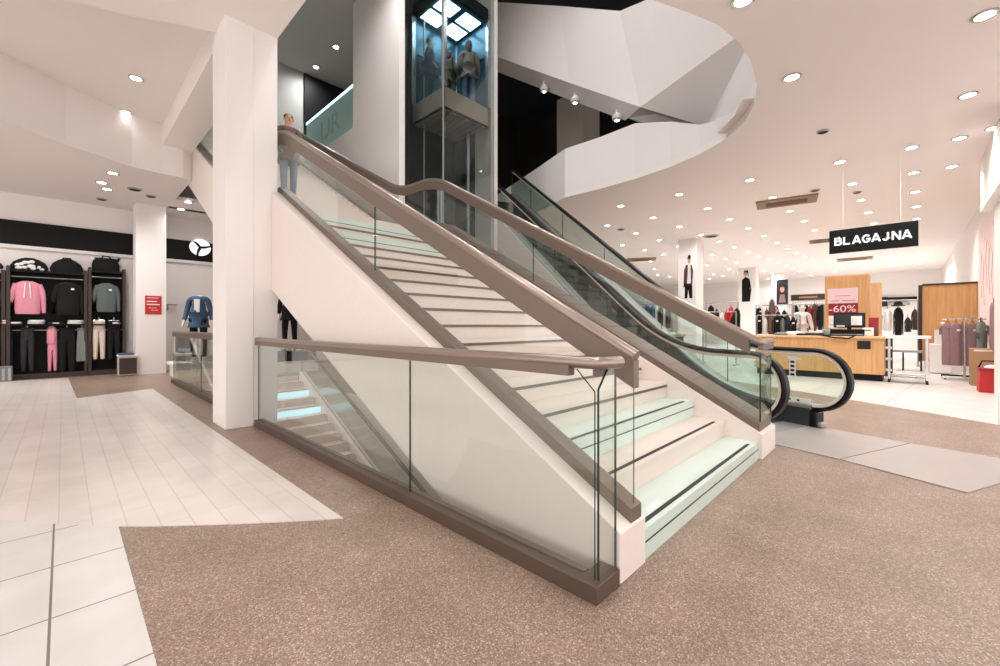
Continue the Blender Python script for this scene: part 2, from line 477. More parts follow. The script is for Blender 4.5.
# ================================================================ MAIN STAIRCASE
R, T = .165, .297                      # rise and going
SX0, SX1 = 2.19, 4.64
N1 = 18
YS = 1.035
LAND0 = YS + (N1 - 1) * T              # landing begins
LANDZ = N1 * R
Y2 = 7.42; N2 = 20; R2 = (FZ - LANDZ) / N2
SL = R / T
def stringer_top(y):                   # top of the white stringer
    if y < LAND0 + .05: return .252 + SL * (y - 1.02)
    if y < Y2: return max(LANDZ + .26, .252 + SL * (LAND0 + .05 - 1.02)) if False else .252 + SL * (LAND0 + .05 - 1.02)
    return .252 + SL * (LAND0 + .05 - 1.02) + SL * (y - Y2)
YA = LAND0 + .05; ZA = stringer_top(YA - .001); YE = 13.05; ZE = stringer_top(YE)
st = thing('staircase', 'wide pale stone staircase with glass treads rising from the terrazzo to the upper floor', 'staircase', (3.4, 1.03, 0))
GL1 = (1, 3, 15, 17)
def step(i, y, z, r, run, glassy, xa=SX0, xb=SX1, parent=st, m='stone', lit=False):
    b = MB().box(xa, y, z - r, xb, y + run + .04, z - .028)
    b.box(xa, y - (.012 if not glassy else .0), z - .028, xb, y + run + .01, z)
    o = b.build('step', m, parent)
    if glassy: o['label'] = 'green tinted glass step'
    s = MB().box(xa + .1, y + .035, z, xb - .16, y + .062, z + .004).build('grip_strip', 'grip', o) if i < 4 or glassy else MB().box(xa + .004, y - .0125, z - .052, xb - .004, y + .002, z - .026).build('nosing_shadow_line', 'bronze_dark', o)  # shadow line under the stone nosings, put in as a dark strip
    if glassy and not lit:
        MB().box(xa + .004, y - .004, z - .072, xb - .004, y - .0005, z - .064).build('edge_line', 'glass_edge', o)
    return o
for i in range(1, N1):
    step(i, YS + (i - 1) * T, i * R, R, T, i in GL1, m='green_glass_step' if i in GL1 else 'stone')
MB().box(SX0, LAND0, LANDZ - R, SX1, Y2 + .02, LANDZ).build('landing', 'stone', st)
for i in range(1, N2 + 1):
    y = Y2 + (i - 1) * T
    b = MB().box(SX0, y, LANDZ + (i - 1) * R2, SX1, min(y + T + .02, 13.06), LANDZ + i * R2)
    o = b.build('step', 'stone', st)
    MB().box(SX0 + .1, y + .03, LANDZ + i * R2, SX1 - .1, y + .055, LANDZ + i * R2 + .004).build('grip_strip', 'bronze_dark', o)
# left wall of the flight, its sloping foot open to the stairwell
lw = [(1.02, 0), (2.40, 0), (6.03, 1.754), (6.70, 2.10), (Y2 + .3, 2.22), (YE, 2.22 + SL * (YE - Y2 - .3)), (YE, ZE), (Y2, ZA), (YA, ZA), (1.02, stringer_top(1.02))]
YC = 6.04
ZC = .252 + SL * (YC - 1.02)
MB().plate_yz([(1.02, 0), (2.40, 0), (6.03, 1.754), (YC, 1.754), (YC, ZC), (1.02, stringer_top(1.02))], 1.912, 2.19).build('stringer', 'stone_edge', st, bevel=.006)
lw = [(YC, 1.76)] + lw[3:8] + [(YA, ZA), (YC, ZC)]
MB().plate_yz(lw, 1.99, 2.19).build('stringer', 'stone_edge', st)
rw = [(1.0, 0), (2.40, 0), (6.03, 1.754), (6.70, 2.10), (Y2 + .3, 2.22), (YE, 2.22 + SL * (YE - Y2 - .3)), (YE, ZE), (Y2, ZA), (YA, ZA), (1.0, stringer_top(1.0))]
MB().plate_yz(rw, 4.64, 5.19).build('stringer', 'stone_edge', st, bevel=.006)
sf = [(2.40, -.02), (6.03, 1.734), (6.70, 2.08), (Y2 + .3, 2.20), (YE, 2.20 + SL * (YE - Y2 - .3)), (YE, 2.5 + SL * (YE - Y2 - .3)), (Y2 + .3, 2.5), (6.7, 2.4), (6.03, 2.05), (2.40, .25)]
MB().plate_yz(sf, 2.19, 4.64).build('soffit', 'white_paint', st)

# balustrades of the staircase ---------------------------------------------
def smooth_path(pts, rad=.5, n=8):
    """round the corners of a polyline"""
    pts = [Vector(p) for p in pts]; out = [pts[0]]
    for i in range(1, len(pts) - 1):
        a, p, c = pts[i - 1], pts[i], pts[i + 1]
        r = min(rad, (a - p).length * .48, (c - p).length * .48)
        s = p + (a - p).normalized() * r; e = p + (c - p).normalized() * r
        for k in range(n + 1):
            t = k / n
            out.append(s * (1 - t) ** 2 + p * 2 * t * (1 - t) + e * t * t)
    out.append(pts[-1])
    return out
RAILH = .86                            # rail top above stringer top
def stair_balustrade(label, x, y0, ret, joints, yend):
    th = thing('stair_balustrade', label, 'balustrade', (x, y0, 0))
    top = lambda y: stringer_top(y) + RAILH
    pts = [(x, y0, top(y0)), (x, YA + .12, ZA + RAILH + .07), (x, Y2 - .1, ZA + RAILH + .05), (x, yend, top(yend))]
    if ret: pts = [(x + .42, y0, top(y0)), (x, y0, top(y0))] + pts[1:]
    path = smooth_path(pts, .55, 8)
    if ret:
        path = [Vector((x + .42, y0, top(y0))), Vector((x + .07, y0, top(y0)))] + smooth_path([(x + .07, y0, top(y0)), (x, y0 + .005, top(y0)), (x, y0 + .1, top(y0 + .1))], .08, 4)[1:] + smooth_path([(x, y0 + .1, top(y0 + .1))] + pts[2:], .55, 8)[1:]
    hr = MB().tube(path, .036, 12).build('handrail', 'rail_tube', th, smooth=True)
    MB().sweep(path[7:] if ret else path, [(-.03, -.02), (.03, -.02), (.03, -.165), (-.03, -.165)]).build('handrail_channel', 'bronze', hr)
    if ret: MB().box(x - .02, y0 - .022, top(y0) - .07, x + .42, y0 + .022, top(y0) - .02).build('return_channel', 'bronze', hr)
    cuts = [y0 + .01] + joints + [yend]
    for ya, yb in zip(cuts, cuts[1:]):
        ys = [ya + .004] + [k for k in (YA, Y2) if ya + .02 < k < yb - .02] + [yb - .004]
        q = [(x - .006, y, stringer_top(y) + .03) for y in ys] + [(x - .006, y, top(y) - .12) for y in ys[::-1]]
        glass([(q, (.012, 0, 0))], 'glass_panel', 'stair_glass', th)
    if ret:
        glass([([(x + .02, y0 + .004, .3), (x + .45, y0 + .004, .3), (x + .45, y0 + .004, top(y0) - .12), (x + .02, y0 + .004, top(y0) - .12)], (0, .012, 0))], 'glass_panel', 'stair_glass', th)
    sp = [Vector((x, y, stringer_top(y))) for y in (y0, YA, Y2, yend)]
    w = .058
    wr = .40 if ret else w
    b = MB().sweep(sp, [(-w, -.03), (wr, -.03), (wr, .075), (-w, .075)], side=(1, 0, 0))
    b.build('base_shoe', 'bronze', th)
    return th
stair_balustrade('glass balustrade with grey metal handrail on the near side of the staircase', 2.10, 1.03, False, [3.71], 12.95)
stair_balustrade('glass balustrade with wavy grey handrail on the escalator side of the staircase', 4.73, 1.03, True, [3.9, 6.08, 7.5, 10.2], 12.95)

# guard around the stairwell ---------------------------------------------
gd = thing('guard_balustrade', 'low glass guard with grey handrail running from the column to the stair foot', 'balustrade', (1.745, 1.03, 0))
b = MB().plate_xy([(1.69, 1.02), (1.905, 1.02), (1.905, 1.13), (1.80, 1.13), (1.80, 5.98), (1.69, 5.98)], 0, .085)
b.build('base_kerb', 'bronze_dark', gd, bevel=.004)
MB().box(1.755, 1.13, .085, 1.798, 5.97, .09).build('kerb_cap', 'bronze', gd)
gx = 1.737
for ya, yb in ((1.058, 2.575), (2.581, 5.97)):
    ch = .10 if ya < 1.5 else .0
    glass([([(gx - .006, ya, .08), (gx - .006, yb, .08), (gx - .006, yb, 1.07), (gx - .006, ya + ch, 1.07), (gx - .006, ya, 1.07 - ch)][:5 if ch else 4], (.012, 0, 0))], 'glass_panel', 'clear_glass', gd)
glass([([(gx + .01, 1.04, .08), (1.908, 1.04, .08), (1.908, 1.04, 1.07), (gx + .09, 1.04, 1.07), (gx + .01, 1.04, .98)], (0, .012, 0))], 'glass_panel', 'clear_glass', gd)
path = [Vector((gx, 6.02, 1.105)), Vector((gx, 4.5, 1.105)), Vector((gx, 3, 1.105)), Vector((gx, 1.7, 1.105))] + smooth_path([(gx, 1.35, 1.105), (gx, 1.03, 1.105), (1.885, 1.01, 1.105)], .2, 8)
hr = MB().tube(path, .03, 12).build('handrail', 'rail_tube', gd, smooth=True)
MB().box(gx + .05, 1.05, 1.04, 1.86, 1.10, 1.10).build('channel_stub', 'bronze', hr)
MB().sweep(path[:4] + [Vector((gx, 1.19, 1.105))], [(-.026, -.01), (.026, -.01), (.026, -.068), (-.026, -.068)]).build('handrail_channel', 'bronze', hr)

g2 = thing('guard_balustrade', 'glass guard beyond the column with a dull rail, at the far end of the stairwell', 'balustrade', (gx, 9.3, 0))
MB().box(1.69, 6.67, 0, 1.80, 11.95, .085).build('base_kerb', 'bronze_dark', g2)
for ya, yb in ((6.68, 9.2), (9.21, 11.92)):
    glass([([(gx - .006, ya, .08), (gx - .006, yb, .08), (gx - .006, yb, 1.08), (gx - .006, ya, 1.08)], (.012, 0, 0))], 'glass_panel', 'clear_glass', g2)
hr = MB().tube([(gx, 6.66, 1.14), (gx, 11.95, 1.14)], .03, 10).build('handrail', 'rail_tube', g2, smooth=True)
MB().box(gx - .026, 6.67, 1.05, gx + .026, 11.95, 1.13).build('handrail_channel', 'bronze', hr)

# lower flight into the basement -----------------------------------------
lf = thing('basement_staircase', 'pale staircase descending into the stairwell below the main flight', 'staircase', (3.1, 11.6, 0))
LR, LT = .16, .35
for i in range(22):
    z = -i * LR; y = 11.6 - i * LT
    if z < -4.1: break
    lit = i in (2, 4)
    o = MB().box(VX + .01, y - LT, z - LR - .02, 4.32, y + .03, z - LR).build('step', 'stone', lf)
    if lit: o['label'] = 'step with pale blue glass riser'
    MB().box(VX + .01, y - .014, z - LR + .002, 4.32, y, z - .02).build('riser', 'lit_step' if lit else 'stone', o)
    MB().box(VX + .03, y - LT + .02, z - LR, 4.3, y - LT + .045, z - LR + .004).build('grip_strip', 'bronze_dark', o)
sl = LR / LT
MB().plate_yz([(11.6, .07), (11.6, -.5), (3.6, -.5 - sl * 8), (3.6, .07 - sl * 8)], 4.34, 4.5).build('stringer', 'stone_edge', lf)
bl = thing('stair_balustrade', 'glass balustrade with black handrail along the descending basement stairs', 'balustrade', (4.42, 11.5, 0))
glass([([(4.41, 11.6, .09), (4.41, 4.0, .09 - sl * 7.6), (4.41, 4.0, .82 - sl * 7.6), (4.41, 11.6, .82)], (.012, 0, 0))], 'glass_panel', 'clear_glass', bl)
MB().tube([(4.416, 11.75, .86), (4.416, 11.6, .86), (4.416, 4.0, .86 - sl * 7.6)], .035, 10).build('handrail', 'bronze_dark', bl, smooth=True)
wl = thing('stair_handrail', 'white handrail sloping down into the stairwell behind the far guard', 'handrail', (1.93, 11.4, 0))
MB().tube(smooth_path([(1.93, 11.95, 1.06), (1.93, 11.3, 1.06), (1.93, 6.8, 1.06 - sl * 4.5)], .15, 5), .028, 10).build('rail', 'white_paint', wl, smooth=True)
for y in (10.6, 8.6):
    MB().tube([(1.93, y, 1.04 - sl * (11.3 - y)), (1.93, y, .5 - sl * (11.6 - y)), (1.985, y, .5 - sl * (11.6 - y))], .012, 8).build('bracket', 'steel', wl)

# ================================================================ ESCALATOR
es = thing('escalator', 'dark escalator with black handrails beside the staircase, its foot on steel plates', 'escalator', (6.0, 1.2, 0))
P0 = Vector((6.67, .957, 0)); GAP = 1.25
TS = .70; T0 = 1.03; TU = 8.5               # slope, start of incline, length
def ep(t, z, w):                          # along the run, height, across (0 far balustrade, -GAP near)
    p = P0 + E * t + W * w
    return Vector((p.x, p.y, z))
def incline(t, z0):                       # z of a line that is flat, then climbs, smoothly
    r = .75
    a = t - T0
    if a <= -r: return z0
    if a < r: return z0 + TS * (a + r) ** 2 / (4 * r)
    return z0 + TS * a
tt = [-.13 + i * .12 for i in range(int((TU + .13) / .12))]
def loop(z0, rr, cz=.60):
    pts = []
    for i in range(15):
        a = -PI / 2 - PI * i / 14
        pts.append((-.13 + rr * math.cos(a), cz + rr * math.sin(a)))
    return pts
for k, w in ((0, 0.0), (1, -GAP)):
    lp = [(.12, .23)] + loop(0, .37) + [(t, incline(t, .97)) for t in tt[1:]]
    b = MB().sweep([ep(t, z, w) for t, z in lp], [(0, 0)] * 0 or [(-.042, -.0), (.042, 0.0), (.042, .001), (-.042, .001)], side=W) if False else MB()
    # handrail: rounded black belt following the loop, offset square to the path
    P = [Vector((t, z)) for t, z in lp]; rings = []
    for i, p in enumerate(P):
        tg = (P[min(i + 1, len(P) - 1)] - P[max(i - 1, 0)]).normalized(); nn = Vector((-tg.y, tg.x))
        if i < 16: nn = -nn if (p + nn * .01 - Vector((-.13, .6))).length < (p - Vector((-.13, .6))).length else nn
        elif nn.y < 0: nn = -nn
        ring = []
        for u, v in ((-.042, -.022), (.042, -.022), (.045, .006), (.03, .028), (-.03, .028), (-.045, .006)):
            q = p + nn * v
            ring.append(b.b.verts.new(ep(q.x, q.y, w + u)))
        rings.append(ring)
    for A_, B_ in zip(rings, rings[1:]):
        for j in range(6): b.face([A_[j], A_[(j + 1) % 6], B_[(j + 1) % 6], B_[j]])
    b.face(rings[0][::-1]); b.face(rings[-1])
    b.build('handrail', 'rubber', es, smooth=True)
    # bright guide strip inside the belt
    b = MB(); rings = []
    for i, p in enumerate(P):
        tg = (P[min(i + 1, len(P) - 1)] - P[max(i - 1, 0)]).normalized(); nn = Vector((-tg.y, tg.x))
        if i < 16: nn = -nn if (p + nn * .01 - Vector((-.13, .6))).length < (p - Vector((-.13, .6))).length else nn
        elif nn.y < 0: nn = -nn
        rings.append([b.b.verts.new(ep((p + nn * v).x, (p + nn * v).y, w + u)) for u, v in ((-.028, -.06), (.028, -.06), (.028, -.022), (-.028, -.022))])
    for A_, B_ in zip(rings, rings[1:]):
        for j in range(4): b.face([A_[j], A_[(j + 1) % 4], B_[(j + 1) % 4], B_[j]])
    b.build('handrail_guide', 'stone_edge', es)
    # glass
    cut = [-.47, 1.1, 2.4, 4.0, 5.6, 7.2, TU - .1]
    for ta, tb in zip(cut, cut[1:]):
        ts = [ta + .004 + (tb - ta - .008) * i / 8 for i in range(9)]
        def hi(t):
            if t < -.13: return .60 + math.sqrt(max(0.0, .31 ** 2 - (t + .13) ** 2)) if t > -.44 else .60
            return incline(t, .91)
        def lo(t):
            if t < -.13: return max(.29, .60 - math.sqrt(max(0.0, .31 ** 2 - (t + .13) ** 2))) if t > -.44 else .60
            return incline(t, .27)
        if ta < -.4: ts = [-.439, -.42, -.39, -.34, -.27, -.2, -.13, 0, .2, .45, .7, .9, 1.096]
        bb = MB()
        top_ = [ep(t, hi(t), w - .005) for t in ts]; bot = [ep(t, lo(t), w - .005) for t in ts]
        for off, ii in ((W * 0, 0), (W * .01, 1)):
            va = [bb.b.verts.new(p + off) for p in top_]; vb = [bb.b.verts.new(p + off) for p in bot]
            for i in range(len(ts) - 1): bb.face([va[i], va[i + 1], vb[i + 1], vb[i]])
        bb.mi = 1
        for t in (ts[-1],):
            bb.obox(ep(t, 0, w), E, W, .004, .006, lo(t), hi(t))
        bb.build('glass_panel', ['escalator_glass', 'glass_edge'], es)
    # deck, inner and outer cladding
    d0 = -.1
    ts = [d0, .05] + [t for t in tt if t > .05]
    s = 1 if k else -1                     # towards the steps
    path = [ep(t, incline(t, .25), w) for t in ts]
    MB().sweep(path, [(-.10, -.03), (.10, -.03), (.10, .025), (-.10, .025)], side=W).build('deck_strip', 'dull_steel', es)
    path = [ep(t, incline(t, .0), w + s * .10) for t in ts]
    MB().sweep(path, [(-.012, -.15), (.012, -.15), (.012, .24), (-.012, .24)], side=W).build('skirt_panel', 'escalator_step', es)
    path = [ep(t, incline(t, .0), w - s * .11) for t in ts]
    MB().sweep(path, [(-.012, -.45), (.012, -.45), (.012, .25), (-.012, .25)], side=W).build('outer_cladding', 'cladding', es)
    # newel foot
    b = MB().obox(ep(-.02, 0, w), E, W, .16, .085, 0, .20)
    b.build('newel_base', 'rubber', es, bevel=.02)
    MB().obox(ep(-.17, 0, w), E, W, .055, .06, .015, .075).build('handrail_inlet', 'dull_steel', es, bevel=.012)
# steps
nst = int((TU - .4) / .4)
ti = .15
for i in range(22):
    t = .2 + i * .38
    z = incline(t + .30, .0) - .02 if t > 0 else 0
    z = max(.012, incline(t, 0) )
    zb = max(-.2, z - .34)
    c = ep(t + .19, 0, -GAP / 2)
    o = MB().obox(c, E, W, .19, .515, z - .30, z).build('step', 'escalator_step', es)
    MB().obox(ep(t + .005, 0, -GAP / 2), E, W, .012, .515, z - .02, z + .003).build('step_edge', 'step_line', o)
MB().obox(ep(.05, 0, -GAP / 2), E, W, .16, .52, 0, .018).build('comb_plate', 'dull_steel', es)
# truss underside
ts = [0.3] + [t for t in tt if t > .9]
MB().sweep([ep(t, incline(t, -.05), -GAP / 2) for t in ts], [(-.75, -.45), (.75, -.45), (.75, -.38), (-.75, -.38)], side=W).build('truss', 'cladding', es)
# white fixing plate with screws at the foot of the far balustrade and the safety_sticker on its glass
pl = MB().obox(ep(.12, 0, -.035), E, W, .20, .006, .285, .345).build('fixing_plate', 'paper', es)
for dt in (-.06, .05):
    MB().obox(ep(.12 + dt, 0, -.0425), E, W, .016, .002, .305, .325).build('screw', 'black', pl)
sk = MB().obox(ep(.13, 0, -.008), E, W, .085, .0015, .84, .89).build('safety_sticker', 'paper', es)
b = MB().obox(ep(.15, 0, -.008), E, W, .04, .0015, .60, .84)
stk = b.build('pictogram_strip', 'paper', es)
for z in (.625, .68, .735, .79):
    MB().obox(ep(.15, 0, -.0102), E, W, .024, .0008, z, z + .03).build('pictogram', 'black', stk)

# steel floor plates in front of the escalator
def plate(name, label, pts):
    o = MB().plate_xy([tuple(p) for p in pts], .001, .009).build(name, 'plate_steel')
    return tag(o, label, 'floor plate')
pA = [at_z(772, 444), at_z(839, 459.8), at_z(909, 443.8), at_z(824, 425.2)]
u = (pA[1] - pA[0]).normalized()
pA[0] = pA[1] - u * 2.55; pA[3] = pA[2] - u * 2.35
plate('floor_access_plate', 'steel access plate under the foot of the escalator', pA)
plate('floor_access_plate', 'larger bare steel plate on the terrazzo, away from the escalator foot', [at_z(840.6, 460.1), at_z(967.6, 493.6), at_z(1052, 467.6), at_z(910.8, 444.1)])

# ================================================================ LIFT
lx0, ly0, lx1, ly1 = 5.89, 7.45, 7.62, 9.02
sh = thing('lift_shaft', 'tall glass lift shaft with steel posts behind the staircase', 'lift shaft', (6.76, 8.23, 0))
for x, y, m, w in ((lx0 + .03, ly1, 'brown_dark', .07), (lx1 - .06, ly0 + .06, 'stone_edge', .06), (lx0, ly0, 'dull_steel', .015)):
    MB().box(x - w, y - w, 0, x + w, y + w, 11.2).build('post', m, sh)
glass([([(lx0, ly0 + .03, 0), (lx0, ly1 - .09, 0), (lx0, ly1 - .09, 11.1), (lx0, ly0 + .03, 11.1)], (.012, 0, 0))], 'glass_wall', 'dark_glass', sh)
glass([([(lx0 + .03, ly0, 0), (lx1 - .12, ly0, 0), (lx1 - .12, ly0, 11.1), (lx0 + .03, ly0, 11.1)], (0, .012, 0))], 'glass_wall', 'dark_glass', sh)
MB().box(lx1 - .08, ly0 + .14, 0, lx1, 8.2, 11.2).box(lx1 - .08, 8.2, 0, lx1, ly1, 3.3).build('concrete_wall', 'concrete', sh)
MB().box(lx0 + .08, ly1 + .02, 0, lx1, ly1 + .1, 3.6).build('back_wall', 'concrete', sh)
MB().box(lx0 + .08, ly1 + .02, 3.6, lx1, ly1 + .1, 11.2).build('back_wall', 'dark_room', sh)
MB().box(lx1 - .07, 8.2, 3.3, lx1 + .02, ly1, 11.2).build('landing_door', 'black', sh)
MB().tube([(7.25, 8.15, 0), (7.25, 8.15, 6.25)], .045, 12).build('piston', 'steel', sh, smooth=True)
MB().tube([(6.62, 8.5, 0), (6.62, 8.5, 4.9)], .08, 12).build('buffer_column', 'cladding', sh, smooth=True)
MB().tube([(6.2, 8.6, 0), (6.2, 8.6, 10.6)], .02, 8).build('guide_rail', 'dull_steel', sh)
MB().box(lx0 - .02, ly0 - .02, 2.86, lx0 + .03, ly1, 2.93).box(lx0, ly0 - .02, 2.86, lx1, ly0 + .03, 2.93).build('transom', 'dull_steel', sh)
cx0, cy0, cx1, cy1, cz0, cz1 = 6.05, 7.62, 7.46, 8.86, 6.29, 8.98
cb = thing('lift_cabin', 'glass lift cabin with blue lit ceiling hanging in the shaft', 'lift cabin', (6.76, 8.23, cz0))
MB().box(cx0, cy0, cz0, cx1, cy1, cz0 + .06).build('floor_pan', 'cabin_metal', cb)
for i in range(7):
    x = cx0 + .1 + i * .19
    MB().box(x, cy0 + .04, cz0 - .03, x + .09, cy1 - .04, cz0).build('underside_rib', 'cabin_metal', cb)
MB().box(cx0, cy0, cz0 + .06, cx0 + .03, cy1, cz0 + .48).box(cx0, cy0, cz0 + .06, cx1, cy0 + .03, cz0 + .48).build('apron', 'cabin_metal', cb)
MB().box(cx0 - .008, cy0 - .008, cz0 - .005, cx0 + .03, cy1, cz0 + .03).box(cx0 - .008, cy0 - .008, cz0 - .005, cx1, cy0 + .03, cz0 + .03).build('apron_trim', 'black', cb)
MB().box(cx0 + .03, cy0 + .03, cz0 + .36, cx1, cy1, cz0 + .42).build('cabin_floor', 'charcoal', cb)
for x, y in ((cx0, cy0), (cx1, cy0), (cx0, cy1), (cx1, cy1)):
    MB().box(x - .048, y - .048, cz0 + .48, x + .048, y + .048, cz1).build('corner_post', 'steel', cb, bevel=.008)
glass([([(cx0 + .01, cy0 + .04, cz0 + .48), (cx0 + .01, cy1 - .04, cz0 + .48), (cx0 + .01, cy1 - .04, cz1), (cx0 + .01, cy0 + .04, cz1)], (.01, 0, 0))], 'glass_panel', 'dark_glass', cb)
glass([([(cx0 + .04, cy0 + .01, cz0 + .48), (cx1 - .04, cy0 + .01, cz0 + .48), (cx1 - .04, cy0 + .01, cz1), (cx0 + .04, cy0 + .01, cz1)], (0, .01, 0))], 'glass_panel', 'dark_glass', cb)
MB().box(cx1 - .02, cy0 + .05, cz0 + .42, cx1 + .01, cy1, cz1).box(cx0 + .05, cy1 - .02, cz0 + .42, cx1, cy1 + .01, cz1).build('back_panel', 'teal_panel', cb)
MB().box(cx0, cy0, cz1, cx1, cy1, cz1 + .3).build('roof', 'black', cb)
MB().box(cx0 + .06, cy0 + .06, cz1 - .03, cx1 - .06, cy1 - .06, cz1 - .005).build('ceiling_panel', 'teal_panel', cb)
for x, y in ((6.42, 7.98), (7.1, 7.98), (6.42, 8.5), (7.1, 8.5)):
    MB().box(x - .25, y - .2, cz1 - .045, x + .25, y + .2, cz1 - .031).build('ceiling_lamp', 'cabin_light', cb)
MB().tube([(cx1 - .07, cy0 + .1, cz0 + 1.75), (cx1 - .07, cy1 - .07, cz0 + 1.75), (cx0 + .1, cy1 - .07, cz0 + 1.75)], .025, 8).build('grab_rail', 'black', cb)

# upper landing balustrade with lit edge
ub = thing('upper_balustrade', 'teal glass balustrade with glowing top edge on the upper landing', 'balustrade', (5.25, 11.8, 6.4))
glass([([(5.24, 10.3, 6.4), (5.24, 13.4, 6.4), (5.24, 13.4, 7.5), (5.24, 10.3, 7.5)], (.012, 0, 0))], 'glass_panel', 'teal_glass', ub)
MB().box(5.225, 10.3, 7.5, 5.265, 13.4, 7.56).build('glowing_edge', 'glow_strip', ub)
struct(MB().box(5.5, 14.22, 6.2, 9.0, 14.29, 9.56).build('doorway_upper', 'black'))
# frosted letters on the teal glass
def text(body, name, m, parent, loc, size, rot, ext=.004, sx=1.0, bold=0.0, align='CENTER', spacing=1.0):
    cu = bpy.data.curves.new(name, 'FONT'); cu.body = body; cu.size = size; cu.extrude = ext
    cu.offset = bold; cu.align_x = align; cu.align_y = 'CENTER'; cu.space_character = spacing
    cu.materials.append(MATS[m])
    tmp = bpy.data.objects.new('tmp', cu)
    C.objects.link(tmp)
    dg = bpy.context.evaluated_depsgraph_get()
    me = bpy.data.meshes.new_from_object(tmp.evaluated_get(dg))
    bpy.data.objects.remove(tmp)
    me.name = name
    if not me.materials: me.materials.append(MATS[m])
    o = bpy.data.objects.new(name, me); C.objects.link(o)
    ORG[o.name] = ORG[parent.name] if parent is not None else Vector(loc)
    o.parent = parent
    o.location = Vector(loc) - (ORG[parent.name] if parent is not None else Vector((0, 0, 0)))
    o.rotation_euler = rot; o.scale = (sx, 1, 1)
    return o
mat('frosted_letter', (160, 190, 187), .4)
text('UR', 'lettering', 'frosted_letter', ub, (5.236, 11.75, 6.9), .78, (PI / 2, 0, -PI / 2), .001, 1.25, .01)

# ================================================================ CEILING FITTINGS
def make_downlight():
    t = thing('downlight', 'small round recessed downlight glowing in the white shop ceiling', 'downlight', (0, 0, 0), 'recessed ceiling downlights')
    MB().lathe((0, 0, -.012), [(.075, .012), (.105, .012), (.105, 0), (.078, 0), (.075, .012)], 20, cap=False).build('trim_ring', 'steel', t)
    MB().lathe((0, 0, -.009), [(.074, 0), (.074, .008)], 20).build('lens', 'lamp_white', t)
    return t
SPOT = None
def lamp(p, e, ang=150, size=.09, col=(1, .98, .965)):
    ld = bpy.data.lights.new('downlight_beam', 'SPOT'); ld.energy = e; ld.spot_size = math.radians(ang); ld.spot_blend = 1
    ld.shadow_soft_size = size; ld.color = col
    lo = bpy.data.objects.new('downlight_beam', ld); C.objects.link(lo); lo.location = p
    return lo
dl = make_downlight()
near = {(985, 15): 'large bright downlight high over the till side, nearest the viewer', (792, 77): 'bright downlight standing alone in front of the curved void rim',
        (968, 95): 'downlight above the end of the hanging cash desk sign, second along the right wall', (743, 0): 'downlight cut by the top of the picture, above the void rim'}
RL = [(985, 15), (792, 77), (968, 95), (743, 0), (839.8, 161.8), (911.5, 147.4), (959.3, 138), (952, 166.3), (913.3, 172.6), (852.4, 183.4), (915, 191.7), (861, 199.8), (868.3, 212.4), (916.4, 206.5), (874, 223.2), (916.4, 218.7),
      (749.9, 179.8), (772.7, 196.9), (707.4, 208.3), (729.7, 219.3), (789.9, 211), (803.9, 221), (748, 228.2), (763.9, 235.9), (815, 230), (701.4, 234.7), (719.2, 241.4), (734.5, 247), (776.9, 242.6), (787.4, 248.6), (796.9, 252.8), (747.7, 252), (758.9, 256.3), (769, 259.3), (778, 262.6), (786.2, 265.6), (793.5, 268.5), (799.7, 271.2), (811, 275.3), (805, 256.6), (812, 259.9), (712, 254.8), (725.2, 258.8), (736.6, 262.6), (707, 265), (728.8, 269.5), (713.6, 274), (722.8, 275.9), (738.2, 272.6), (756.5, 268.3), (764.5, 270.5), (772.3, 272.9), (709.6, 278.9), (767.9, 278.9),
      (620.7, 205.8), (607.2, 225.4), (635.7, 233.2), (652.9, 217.5), (679, 194.2), (679.3, 226.6), (659.2, 240), (622.5, 244.9), (644.7, 250), (663.3, 254.5), (678.7, 245.7), (650.5, 261.3), (654.5, 269), (657.8, 275), (669.5, 276.6), (645, 275),
      (829, 268.6), (834, 271.7), (858, 264.1), (864.7, 269.5), (892.6, 257.8), (895, 262), (896.2, 264.5), (919.6, 252), (920.2, 256.4), (920.5, 260), (920.5, 263.2)]
first = True; LAMPS = []
def place_dl(p, label=None):
    global first
    if first:
        first = False; dl.location = p; o = dl
        if label: dl['label'] = label
    else:
        o = copy_tree(dl, p, label or 'small round recessed downlight glowing in the white shop ceiling')
    return o
for k in RL:
    p = at_z(k[0], k[1], CEIL)
    if p.x > 34 or p.y > 20.8: continue
    place_dl(p, near.get(k)); LAMPS.append(p)
for px, py, lab in ((113, 173, 'downlight in the left shop ceiling, beside a small grille'), (107, 189, 'downlight in the left shop ceiling, over the clothes wall'), (188, 202, 'downlight in the left shop ceiling, right of the shop column and next to the wall'), (181, 209, 'downlight in the left shop ceiling, lower of the pair right of the shop column')):
    p = at_z(px, py, CEIL); place_dl(p, lab); LAMPS.append(p)
for px, py, lab in ((136, 78, 'brighter downlight in the recessed ceiling over the plank tiles'), (125, 112, 'downlight in the recessed ceiling close to the curved fascia')):
    p = at_z(px, py, 5.55); place_dl(p, lab); lamp(p - Vector((0, 0, .03)), 60 if py < 100 else 14, 120)
for px, py, lab in ((336, 47, 'downlight in the grey upper ceiling, nearer the tall white wall'), (316, 67, 'downlight in the grey upper ceiling above the person on the stairs')):
    p = at_z(px, py, 9.6); place_dl(p, lab)
    lamp(p - Vector((0, 0, .05)), 120, 175)
for p in LAMPS:
    d = p.length
    e = 60 if d > 12 else 85
    if d > 17 and p.y < 1.2: e = 150
    elif d > 20: e = 90
    lamp(p - Vector((0, 0, .03)), e)
